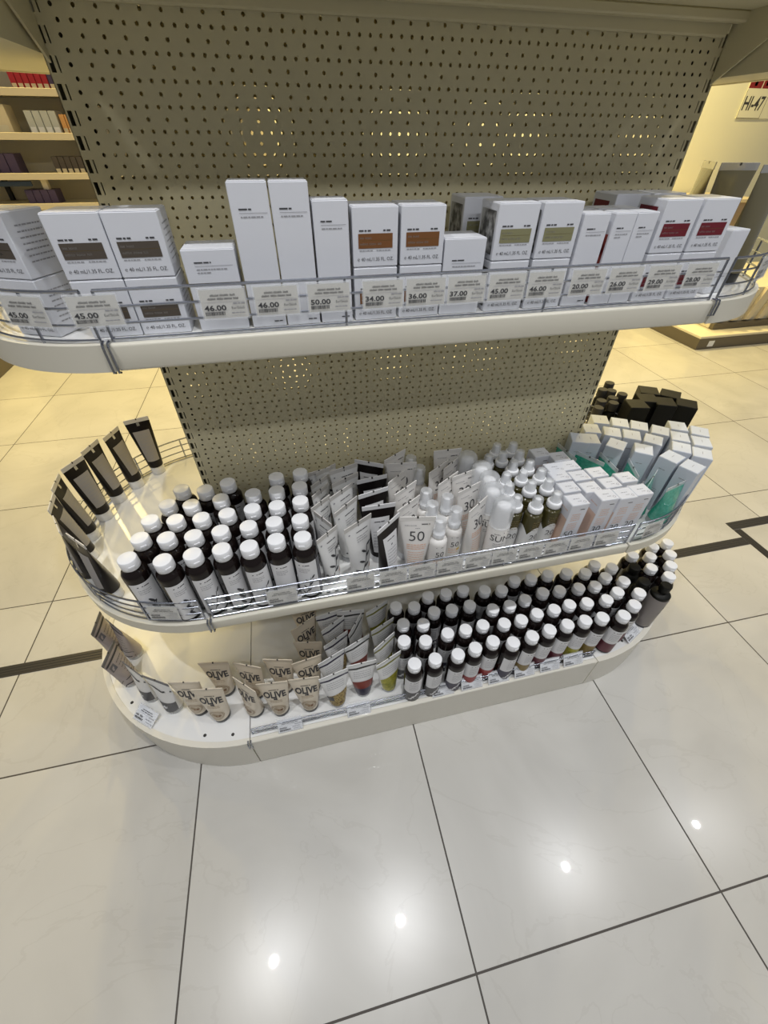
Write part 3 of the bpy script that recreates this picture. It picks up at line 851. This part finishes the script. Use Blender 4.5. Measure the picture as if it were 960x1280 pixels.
def pict_front(pic, stripe):
    def f(t, on, patch, w, H, cap, zc):
        if pic == 'seeds': patch('picture', 'seeds', -1.25, 1.25, cap+.001, cap+.052, .0006, edge=lambda q: .016*(q-.2)); patch('waist_band', 'slate', -1.25, -.45, cap+.030, cap+.050, .0009)
        elif pic == 'darkred':
            patch('picture', 'navyband', -1.3, 1.3, cap+.001, cap+.038, .0005); patch('picture_top', 'darkred', -1.2, 1.2, cap+.034, cap+.062, .0008, edge=lambda q: .004*math.sin(q*PI))
        else: patch('picture', pic, -1.3, 1.3, cap+.001, cap+.062, .0006, edge=lambda q: .012*q)
        k = Ink()
        k.stroke([(-w*.49, H-.0185), (-w*.2, H-.0205), (w*.1, H-.0185), (w*.49, H-.0195)], .0062, stripe)
        for i in range(4): k.words(-w*.3, w*.3, H-.034-i*.008, .0015, 'greyink')
        k.build('print', on, t)
    return f
def grey_front(t, on, patch, w, H, cap, zc):
    patch('picture', 'slate', -1.3, 1.3, cap+.001, cap+.046, .0006); k = Ink()
    k.stroke([(-w*.48, H-.040), (-w*.2, H-.034), (w*.1, H-.046), (w*.47, H-.036)], .006, 'ink')
    k.blob(0, cap+.026, .009, .0025, .4, 'label'); k.blob(0, cap+.026, .009, .0025, 1.6, 'label'); k.blob(0, cap+.026, .008, .002, 2.6, 'label')
    k.build('print', on, t)
def mauve_front(t, on, patch, w, H, cap, zc):
    k = Ink(); k.rect(-w*.46, w*.46, H-.024, H-.018, 'ink', 12); k.rect(-w*.40, -w*.18, H-.052, H-.030, 'greylabel')
    for i in range(6): k.words(-w*.1, w*.3, H-.040-i*.012, .0016, 'ink')
    k.rect(-w*.44, w*.42, cap+.030, cap+.033, 'ink', 10); k.rect(-w*.42, w*.40, cap+.006, cap+.010, 'ink', 10); k.build('print', on, t)
TB = dict(A=make_tube('cream_tube', .060, .152, 'whitetube', 'frost', .020, .0175, front=white_front),
          B=make_tube('cream_tube', .074, .168, 'whitetube', 'frost', .020, .0205, front=white_front),
          C=make_tube('hair_mask_tube', .074, .168, 'blacktube', 'cap', .022, .0205, crimp='label', front=dark_front),
          D=make_tube('sunscreen_tube', .075, .166, 'creamlotion', 'cap', .022, .0205, crimp='creamlotion', front=sun_front('50')),
          F=make_tube('sunscreen_tube', .074, .168, 'creamlotion', 'cap', .022, .0205, crimp='creamlotion', front=sun_front('30')),
          L=make_tube('hand_cream_tube', .062, .178, 'blacktube', 'cap', .026, .0195, front=black_front),
          g=make_tube('green_gel_tube', .080, .128, 'greengel', 'frost', .018, .0245, crimp='frost'),
          O=make_tube('body_milk_tube', .076, .155, 'olivetube', 'darkband', .016, .0220, crimp='olivetube', front=olive_front),
          P=make_tube('body_cream_tube', .077, .155, 'whitetube', 'frost', .014, .0215, crimp='whitetube', front=pict_front('seeds', 'navyband')),
          Q=make_tube('body_cream_tube', .078, .155, 'whitetube', 'frost', .014, .0215, crimp='whitetube', front=pict_front('darkred', 'darkband')),
          R=make_tube('body_cream_tube', .077, .155, 'whitetube', 'frost', .014, .0215, crimp='whitetube', front=pict_front('limegreen', 'leaf')),
          M=make_tube('hand_cream_tube', .074, .155, 'mauve', 'frost', .016, .0225, crimp='greylabel', front=mauve_front),
          E=make_tube('hand_cream_tube', .076, .155, 'whitetube', 'frost', .016, .0225, crimp='greylabel', front=grey_front))
def NTH(n, i): return ORD[i]
TL = dict(A=('narrow white tube with twig drawing beside the capped bottles, %s from the front', 'tube'), B=('white tube with twig drawing left of the black tubes, %s from the front', 'tube'),
          C=('black tube with a white label, %s from the front', 'tube'), D=('white tube marked 50 right of the black tubes, %s from the front', 'tube'),
          F=('white tube marked 30 beside the SUN bottles, %s from the front', 'tube'),
          L=('black tube with grey label along the left shelf end, %s from the panel', 'tube'),
          g=('green gel tube with clear crimp on the right shelf end, %s', 'tube'), O=('%s', 'tube'),
          P=('white tube with a brown seed picture, %s in its column', 'tube'), Q=('white tube with a dark red picture, %s in its column', 'tube'), R=('white tube with a yellow green picture, %s in its column', 'tube'),
          E=('grey and white tube on the left end of the bottom deck, %s from the front', 'tube'))
OL = ['at the very front beside the left end tubes', 'half hidden behind the front left one', 'turned to the left beside the front corner', 'left of the front right one', 'front right one beside the seed picture tubes', 'leftmost of the second row', 'second of the second row', 'third of the second row', 'last of the second row', 'third row in front of the slanted one', 'slanted one behind', 'rearmost under the middle shelf']
def lean_of(n, i): return 0
def put_tubes(L_, z, grp):
    for n, x, y, a, wd in L_:
        y = min(y, -.026) if abs(x) < .5 else y
        k = n[0]; i = int(n[1:])-1
        lab, cat = TL[k]
        where = OL[i] if k == 'O' else ORD[i]
        lab = lab % where if k != 'O' else 'beige tube lettered OLIVE, ' + where
        if n in ('E3', 'E4', 'E5'): k = 'M'
        place('T'+k, TB[k], (x, y, z+.0004), math.radians(a), lab, cat, grp[n[0]])
GR = dict(A='narrow white tubes', B='white tubes', C='black tubes with white labels', D='sunscreen tubes marked 50', F='sunscreen tubes marked 30', L='black tubes along the left end', g='green gel tubes', O='beige olive tubes', P='seed picture tubes', Q='dark red picture tubes', R='yellow green picture tubes', E='grey tubes on the left end')
for t_ in D['MIDT']:
    t_[1] -= {'F3': .013, 'F7': .016}.get(t_[0], 0)
for t_ in D['BASET']:
    if t_[0] == 'O12': t_[2] = -.135
put_tubes(D['MIDT'], MID, GR); put_tubes(D['ENDT'], MID, GR); put_tubes(D['GREEN'], MID, GR); put_tubes(D['BASET'], BAS, GR)

# ------------------------------------------------------------------ bottles
BOT = [(.0225, .0006), (.0243, .002), (.0245, .004), (.0245, .128), (.0240, .133), (.0220, .1385), (.0175, .1425), (.0165, .144), (.0165, .148)]
def bottle(kind, body='amber', capm='cap', name='shower_bottle'):
    def f():
        t = thing(name); mb = MB(); mb.lathe(BOT, body, 32); mb.build('bottle_body', t)
        mb = MB(); mb.lathe([(.0168, .1475), (.0172, .1482), (.0172, .1555), (.01685, .1558), (.01685, .1563), (.0172, .1566), (.0172, .1680), (.0163, .1695), (.0150, .1700)], capm, 30)
        mb.box(-.006, .006, -.0182, -.0166, .1555, .1605, capm, .0006); mb.build('flip_cap', t)
        def wrap(nm, m, a0, a1, z0, z1, r=.02475, parent=t):
            mb = MB(); mb.lathe([(r, z0), (r, z1)], m, 20, a0=math.radians(a0-90), a1=math.radians(a1-90)); return mb.build(nm, parent)
        on = cyl(.0252)
        if kind in ('twig', 'wood', 'leafy'):
            lb = wrap('label', 'label', -58, 62, .010, .118); wrap('back_label', 'greylabel', 66, 175, .010, .118)
            k = Ink(); k.words(-.012, .012, .108, .0022, 'ink', word=7); k.words(-.014, .012, .098, .0013, 'greyink'); k.words(-.014, .010, .093, .0013, 'greyink'); k.words(-.014, .006, .088, .0013, 'greyink')
            if kind == 'twig': k.sprig(.004, .020, .050, 'ink', 5)
            elif kind == 'leafy':
                for q in range(5): k.blob(.002*(q % 2), .025+.010*q, .009, .003, .9 if q % 2 else 2.1, 'ink')
            else: k.blob(0, .026, .007, .010, 0, 'berry'); k.rect(-.006, .006, .040, .042, 'greyink')
            k.build('print', on, lb)
        elif kind != 'none':
            lb = wrap('label', 'label', -70, 70, .054, .118)
            pic = dict(grey='slate', red='berry', plum='plum', green='limegreen', gold='gold', dark='navyband')[kind]
            wrap('picture', pic, -78, 78, .008, .054, .0249)
            k = Ink(); k.words(-.012, .012, .108, .0022, 'ink', word=7)
            for i in range(5): k.words(-.014, .012, .098-.007*i, .0014, 'greyink')
            k.build('print', on, lb)
            if kind in ('dark', 'grey'):
                k = Ink()
                for q in range(6): k.blob(-.010+.004*q, .020+.005*q, .006, .0025, 1.1*q, 'label')
                k.build('plant_drawing', cyl(.0254), t)
        return t
    return f
rr = random.Random(5)
MK = ['leafy', 'leafy', 'twig', 'leafy', 'twig', 'wood', 'twig']
for i, j, x, y in D['MIDB']:
    kd = MK[min(6, j)]; a = math.radians((26, 30, 20, 22, 10, -4, -6)[min(6, j)])+rr.uniform(-.15, .15)
    place('mb'+kd, bottle(kd, name='shampoo_bottle'), (x, y, MID+.0004), a, 'dark white capped bottle on the middle shelf, %s from left in %s row' % (ORD[j], ORD[i]), 'bottle', 'white capped bottles on the middle shelf')
KX = [(-.03, 'grey'), (.02, 'grey'), (.078, 'dark'), (.178, 'red'), (.235, 'dark'), (.29, 'gold'), (.40, 'plum'), (.455, 'green'), (.51, 'gold'), (9, 'plum')]
for i, j, x, y in D['BASEB']:
    kd = [k for q, k in KX if x < q][0]; a = rr.uniform(-.2, .2)-.25*(x > .3)
    if i < 4: lab = 'dark white capped bottle on the bottom deck, %s from left in %s row' % (ORD[j], ORD[i])
    elif i == 4: lab = 'dark white capped bottle on the right end of the bottom deck, %s counted from behind' % ORD[j]
    if i < 5: place('bb'+kd, bottle(kd), (x, y, BAS+.0004), a, lab, 'bottle', 'white capped bottles on the bottom deck')
    elif j == 2:
        t = thing('pump_bottle', (x, y, BAS+.0004), math.radians(28)); mb = MB(); mb.lathe([(.026, .0004), (.0285, .002), (.0285, .132), (.027, .136)], 'greybottle', 32); mb.build('bottle_body', t)
        mb = MB(); mb.lathe([(.0272, .1362), (.0268, .145), (.022, .150), (.012, .152), (.012, .162), (.0155, .163), (.0155, .181), (.014, .183)], 'deepblack', 28); mb.build('pump_cap', t)
        k = Ink(); k.text('EN', 0, .096, .010, 'ink', .03); k.words(-.014, .014, .080, .0016, 'ink'); k.words(-.014, .010, .074, .0016, 'ink'); k.build('print', cyl(.029), t)
        mb = MB(); mb.lathe([(.0287, .0008), (.0287, .007)], 'ink', 32); mb.build('base_ring', t)
        tag(t, 'grey brown bottle with a black top beside the lying tag at bottom right', 'bottle')
    else: place('bbdark2', bottle('none', 'deepblack', 'deepblack', 'dark_bottle'), (x, y, BAS+.0004), 0, 'all black bottle among white caps at bottom right, the %s one' % ('rear', 'front')[j], 'bottle', 'all black bottles')

# lotions with clear overcaps, marked 50
def pump():
    t = thing('lotion_bottle'); mb = MB(); mb.lathe([(.019, .0004), (.021, .002), (.021, .088), (.0205, .094), (.017, .099), (.0125, .1015), (.0125, .106)], 'creamlotion', 30); mb.build('bottle_body', t)
    mb = MB(); mb.lathe([(.0125, .1062), (.0138, .107), (.0138, .116), (.0105, .118), (.0085, .120), (.0085, .134), (.0065, .140), (.006, .146), (.0040, .147)], 'cap', 24); mb.build('pump_head', t)
    mb = MB(); mb.lathe([(.0145, .108), (.0145, .150), (.0128, .1545), (.009, .1555)], 'frost', 26); mb.build('overcap', t)
    k = Ink(); k.words(-.008, .008, .084, .0018, 'ink', word=7); k.text('50', .002, .056, .015, 'ink', -.004)
    for i in range(3): k.words(-.012, .012, .048-.006*i, .0016, 'orangeink')
    k.blob(.012, .046, .005, .004, .5, 'yellow'); k.build('print', cyl(.0214), t); return t
for i, (x, y) in enumerate(D['PUMP']): place('pump', pump, (x, y, MID+.0004), rr.uniform(-.1, .1), 'white lotion bottle marked 50 under a clear overcap, %s of the group from the front' % ORD[i], 'bottle', 'lotion bottles marked 50')
def sunb():
    t = thing('sun_spray_bottle'); mb = MB(); mb.lathe([(.0215, .0004), (.0238, .002), (.0238, .108), (.0225, .112), (.018, .1135), (.018, .116)], 'creamlotion', 32); mb.build('bottle_body', t)
    mb = MB(); mb.lathe([(.018, .1162), (.0182, .122), (.0165, .150), (.0165, .162), (.014, .168), (.008, .170)], 'cap', 24); mb.build('spray_head', t)
    mb = MB(); mb.lathe([(.0242, .114), (.0242, .168), (.0225, .177), (.018, .1825), (.010, .1850), (.0005, .1855)], 'frost', 30); mb.build('dome_cap', t)
    k = Ink(); k.words(.004, .018, .104, .0018, 'ink', word=8); k.words(-.016, -.002, .099, .0014, 'ink'); k.text('SUN', -.001, .078, .017, 'ink', .0); k.words(-.014, .012, .069, .0015, 'greyink'); k.words(-.014, .008, .063, .0015, 'greyink')
    k.build('print', cyl(.0243), t); return t
for i, (x, y) in enumerate(D['SUN']): place('sun', sunb, (x, y, MID+.0004), math.radians(-8), 'white bottle lettered SUN under a clear dome cap, %s from the front' % ORD[i], 'bottle', 'bottles lettered SUN')
def olv():
    t = thing('sun_oil_bottle'); mb = MB(); mb.lathe([(.019, .0004), (.0210, .002), (.0210, .112), (.020, .118), (.0155, .1225), (.0125, .124), (.0125, .126)], 'olivebottle', 30); mb.build('bottle_body', t)
    mb = MB(); mb.lathe([(.0160, .1262), (.0165, .127), (.0165, .138), (.0158, .1395), (.0122, .141)], 'cap', 26)
    mb.lathe([(.0075, .1412), (.0075, .154), (.0060, .160), (.004, .161)], 'cap', 20); mb.build('spray_head', t)
    mb = MB(); mb.lathe([(.0124, .1412), (.0118, .158), (.0100, .1635), (.0055, .1650)], 'frost', 24); mb.build('overcap', t)
    n = 24; vs = []; fs = []
    for i in range(n+1):
        a = math.radians(-150+300*i/n); q = abs(i/n-.5)*2; top_ = .066+.022*abs(math.cos(q*PI*1.5)) if i % 2 == 0 or True else 0
        for z in (.006, top_): vs.append((.0213*math.sin(a), -.0213*math.cos(a), z))
    fs = [(2*i, 2*i+2, 2*i+3, 2*i+1) for i in range(n)]
    mb = MB(); mb.add(vs, fs, 'whitetube'); lb = mb.build('label', t)
    k = Ink(); k.text('20', 0, .050, .016, 'ink', -.004); k.build('print', cyl(.0216), lb)
    k = Ink()
    for i in range(5): k.words(-.012, .012, .104-.006*i, .0014, 'gold')
    k.build('body_print', cyl(.0214), t); return t
for i, (x, y) in enumerate(D['OLIVE']): place('olv', olv, (x, y, MID+.0004), rr.uniform(-.3, .3), 'olive spray bottle with white sprayer, %s counted from the front left' % ORD[i], 'bottle', 'olive spray bottles')
def spf(num):
    def art(k, w, h):
        k.words(w*.05, w*.34, h-.016, .0018, 'ink', word=8)
        for i in range(4): k.words(-w*.30, w*.22, h-.030-i*.006, .0015, 'orangeink')
        for i in range(5): k.words(-w*.34, w*.20, h-.058-i*.005, .0013, 'orangeink')
        k.text(num, -.004, .050, .018, 'ink', -.004, 1.0)
    def sd(k, d, h): k.rect(-d*.5+.001, d*.5-.001, h*.10, h*.72, 'peach'); k.words(-d*.3, d*.3, h*.85, .003, 'orangeink')
    def tp(k, w, d): k.words(-w*.2, w*.15, 0, .0018, 'greyink'); k.words(-w*.05, w*.2, -d*.22, .0015, 'greyink'); k.ring(w*.30, -d*.28, .0035, .0008, 'greyink', n=10)
    return carton(.0445, .0385, .150, art, [(-1, sd)], 'carton', 'sunscreen_carton', tp)
nums = ['50', '30', '20', '20']
SX = [(.326, .401, .4465, .4915)]
for i, (x, y) in enumerate(D['SPF']):
    n = nums[min(3, (0, 1, 2, 3, 0, 0, 1, 2, 0, 0, 1, 0, 0, 0, 0)[i])]
    place('spf'+n, spf(n), (x, y, MID+.0004), 0, 'upright white carton with orange print, %s' % ('front row, beside the olive spray bottles', 'front row, second from the olive spray bottles', 'front row, third from the olive spray bottles', 'front row, nearest the green tubes', 'second row, first from the left', 'second row, second from the left', 'second row, third from the left', 'second row, last before the green tubes', 'third row, first from the left', 'third row, second from the left', 'third row, last before the green tubes', 'fourth row, left one', 'fourth row, right one', 'rear row by the panel, right one', 'rear row by the panel, left one')[i], 'box', 'sunscreen cartons')
def jart(k, w, h):
    for i in range(6): k.words(-w*.32, w*.3, h*.42-i*.006, .0014, 'greyink')
    k.words(-w*.2, w*.2, h*.80, .0018, 'greyink')
jb = carton(.0440, .0500, .155, jart, None, 'cartonblueshade', 'gel_carton', lambda k, w, d: k.rect(-.0006, .0006, -.006, .006, 'greyink') if True else None)
JN = dict(J='inner row', B='second row', C='third row', D='outer row')
for n, x, y, a, wd in D['JBOX']:
    an = math.radians(a); q = .0255
    if n == 'J1': y -= .03
    place('jbox', jb, (x-q*math.sin(an), y+q*math.cos(an), MID+.0004), an, 'pale bluish carton on the right shelf end, %s, %s from the panel' % (JN[n[0]], ORD[int(n[1])-1]), 'box', 'pale cartons on the right end')
# dark goods on the far half of the right end
bk = carton(.057, .057, .150, None, None, 'deepblack', 'black_carton')
for i, (x, y) in enumerate(D['BLK']): place('blk', bk, (x, y, MID+.0004), math.radians((-30, -45, -40, -25, -20, -15)[i]), 'black carton on the far side of the right shelf end, %s' % ('rearmost', 'right rear one', 'nearest the pale ones', 'middle one', 'left of the middle one', 'left one')[i], 'box', 'black cartons')
def blb():
    t = thing('black_bottle'); mb = MB(); mb.lathe([(.017, .0004), (.018, .002), (.018, .082), (.015, .088), (.011, .090), (.011, .093)], 'deepblack', 24); mb.build('bottle_body', t)
    mb = MB(); mb.lathe([(.0155, .0932), (.016, .094), (.016, .117), (.015, .119)], 'darkgap', 24); mb.build('lid', t); return t
for i, (x, y) in enumerate(D['BLKB']): place('blb', blb, (x, y, MID+.0004), 0, 'small black bottle behind the panel at the right, %s from the back' % ORD[i], 'bottle', 'small black bottles')
# olive pouches on the right end of the top shelf
def pch():
    t = make_tube('pouch', .082, .183, 'pouch', 'darkband', .018, .026, crimp='silver')(); t.name = 'foil_tube'; return t
for x, y, a, lab in ((.623, .062, 62, 'olive brown silver crimped tube seen edge on, leftmost of the three'), (.626, -.008, -4, 'olive brown silver crimped tube at the upper right, middle one of three'), (.637, -.076, 10, 'olive brown tube with silver crimp at the right picture edge')):
    place('pch', pch, (x, y, TOP+.0004), math.radians(a), lab, 'tube', 'olive brown tubes')
# ------------------------------------------------------------------ the shop behind
t = tag(thing('wall_shelving', (-2.4, 3.0, 0)), 'warm lit wall shelving with cream boards in the left background', 'shelving')
mb = MB(); mb.box(-1.6, 2.2, .33, .36, .0, 2.3, 'shelfcream'); mb.build('back_panel', t, smooth=False)
for z in (.62, .935, 1.092, 1.284, 1.478, 1.72):
    mb = MB(); mb.box(-1.6, 2.2, 0, .33, z-.022, z, 'shelfcream', .002); b_ = mb.build('shelf_board', t)
    mb = MB(); mb.box(-1.6, 2.2, -.006, 0, z-.028, z+.006, 'cream', .001); mb.build('price_rail', b_)
mb = MB(); mb.box(-1.6, 2.2, .02, .33, 0, .12, 'plinth', .003); mb.build('plinth', t)
mb = MB(); mb.box(-1.2, .66, .004, .02, 1.030, 1.058, 'navy', .003); mb.build('valance', t)
mb = MB(); mb.box(.70, .735, .05, .09, .935, 1.064, 'cream', .003); mb.build('divider_post', t)
for x in (-.62, .38): mb = MB(); mb.box(x-.012, x+.012, .30, .33, 0, 2.3, 'darkgap'); mb.build('upright', t)
def far_box(w, d, h, col, low):
    def f():
        t = thing('carton'); mb = MB(); mb.box(-w/2, w/2, 0, d, 0, h, col, .002); mb.build('box_body', t)
        mb = MB(); mb.box(-w*.38, w*.38, -.001, .001, h*.06, h*.30, low); mb.build('label', t); return t
    return f
def row(key, xs, z, w, h, cols, low, lab, grp):
    for i, x in enumerate(xs):
        c = cols[i % len(cols)]; place((key, c), far_box(w, .12, h, c, low), (x, 3.03, z+.0005), 0, lab % ORD[i], 'box', grp)
row('r', [-1.605+.034*i for i in range(9)], 1.478, .031, .085, ['redbox', 'redbox', 'redbox', 'redbox', 'redbox', 'redbox', 'purple', 'purple', 'purple'], 'cream', 'carton with pale label on the highest visible background shelf, %s from the left', 'red cartons in the background')
row('m', [-1.60+.044*i for i in range(4)], 1.284, .040, .105, ['greybox'], 'whitepaper', 'grey white carton on the second background shelf, %s from the left', 'pale cartons in the background')
row('n', [-1.42+.030*i for i in range(5)], 1.284, .027, .090, ['orangebox'], 'cream', 'orange carton on the second background shelf, %s from the left', 'orange cartons in the background')
row('b', [-1.555+.036*i for i in range(8)], 1.092, .033, .085, ['brown'], 'cream', 'dark brown carton with pale label on the third background shelf, %s from the left', 'brown cartons in the background')
row('p', [-1.98+.058*i for i in range(4)], 1.092, .054, .10, ['purple'], 'purple', 'purple carton on the third background shelf, %s from the left', 'purple cartons in the background')
row('q', [-1.79+.046*i for i in range(4)], .935, .043, .075, ['purple'], 'purple', 'purple carton on the fourth background shelf, %s from the left', 'purple cartons lower in the background')
place('cb', far_box(.17, .12, .13, 'cream', 'shelfcream'), (-1.80, 3.03, 1.2845), 0, 'large cream carton at the left picture edge on the second background shelf', 'box', 'cream carton')
# low dark display at the left
t = tag(thing('floor_display', (-2.95, 2.45, 0)), 'low dark display plinth on the tiles at the left edge of the picture', 'display')
mb = MB(); mb.box(-.66, .66, -.55, .45, .0005, .14, 'plinth', .004); mb.build('plinth', t); mb = MB(); mb.box(-.62, .62, -.50, .42, .14, .72, 'shelfcream', .004); mb.build('cabinet', t)
# platform and louvred counter at the right
t = tag(thing('display_platform', (3.01, 1.89, 0)), 'low display platform with dark plinth on the yellow floor at the right', 'display')
mb = MB(); mb.box(0, 2.2, 0, 1.25, .0005, .085, 'plinth', .003); pl = mb.build('plinth', t)
mb = MB(); mb.box(.002, 2.198, .002, 1.248, .085, .105, 'shelfcream', .003); mb.build('top_board', t)
mb = MB(); mb.box(.10, .155, -.002, 0, .020, .065, 'whitepaper'); mb.build('socket_plate', pl)
mb = MB(); mb.box(.12, .50, .5, .505, .1052, .1058, 'cream'); mb.build('inlay', t)
t = tag(thing('louvred_counter', (3.22, 2.02, .107)), 'cream counter with slanted louvres standing on the platform at the right', 'counter')
mb = MB(); mb.box(0, 1.9, .03, .8, .0, .30, 'shelfcream', .003); mb.build('counter_body', t)
mb = MB(); mb.box(0, 1.9, -.01, .03, 0, .045, 'plinth', .002); mb.build('kick_strip', t)
for i in range(14):
    mb = MB(); x = .04+.13*i; mb.add([(x, .028, .05), (x+.05, .028, .05), (x+.05, 0, .06), (x, 0, .06), (x+.06, .028, .30), (x+.11, .028, .30), (x+.11, 0, .29), (x+.06, 0, .29)], [(0, 3, 2, 1), (4, 5, 6, 7), (0, 1, 5, 4), (1, 2, 6, 5), (2, 3, 7, 6), (3, 0, 4, 7)], 'cream'); mb.build('louvre', t)
t = tag(thing('display_counter', (3.55, 3.35, 0)), 'tan counter against the cream wall behind the right end of the top shelf', 'counter')
mb = MB(); mb.box(-.75, .9, -.10, .5, .0005, .83, 'kraft', .004); mb.build('counter_body', t); mb = MB(); mb.box(-.77, .92, -.12, .52, .83, .86, 'cream', .004); mb.build('counter_top', t)
place(('fr', 0), far_box(.17, .14, .16, 'redbox', 'peach'), (3.30, 3.30, .8605), 0, 'red package on the tan counter by the cream wall', 'box', 'red package')
# sign on the wall
t = tag(thing('wall_sign', (4.42, 3.895, 1.44)), 'red and white sign reading HI-47 on the cream wall at the upper right', 'sign')
mb = MB(); mb.box(0, .62, -.008, .003, 0, .44, 'wallcream', .001); mb.build('sign_board', t)
k = Ink(); k.rect(0, .145, .21, .405, 'signred'); k.rect(.155, .46, .21, .405, 'signred'); k.rect(.055, .085, .225, .39, 'peach'); k.text('P', .235, .235, .14, 'peach', .03)
k.rect(0, .46, .415, .422, 'signred')
k.build('red_panel', flat(-.0092), t)
k = Ink(); k.text('HI-47', .135, .06, .095, 'ink', .02, .75)
for a in ((0, .004, 0, .20), (.27, .274, 0, .20), (0, .274, 0, .004)): k.rect(*a, 'brown')
k.build('lettering', flat(-.0092), t)
# downlight housings on the ceiling line
for i, (x, y) in enumerate([(-.99, -.69), (-.07, -.69), (1.29, -.69), (2.52, -.69)]): pass
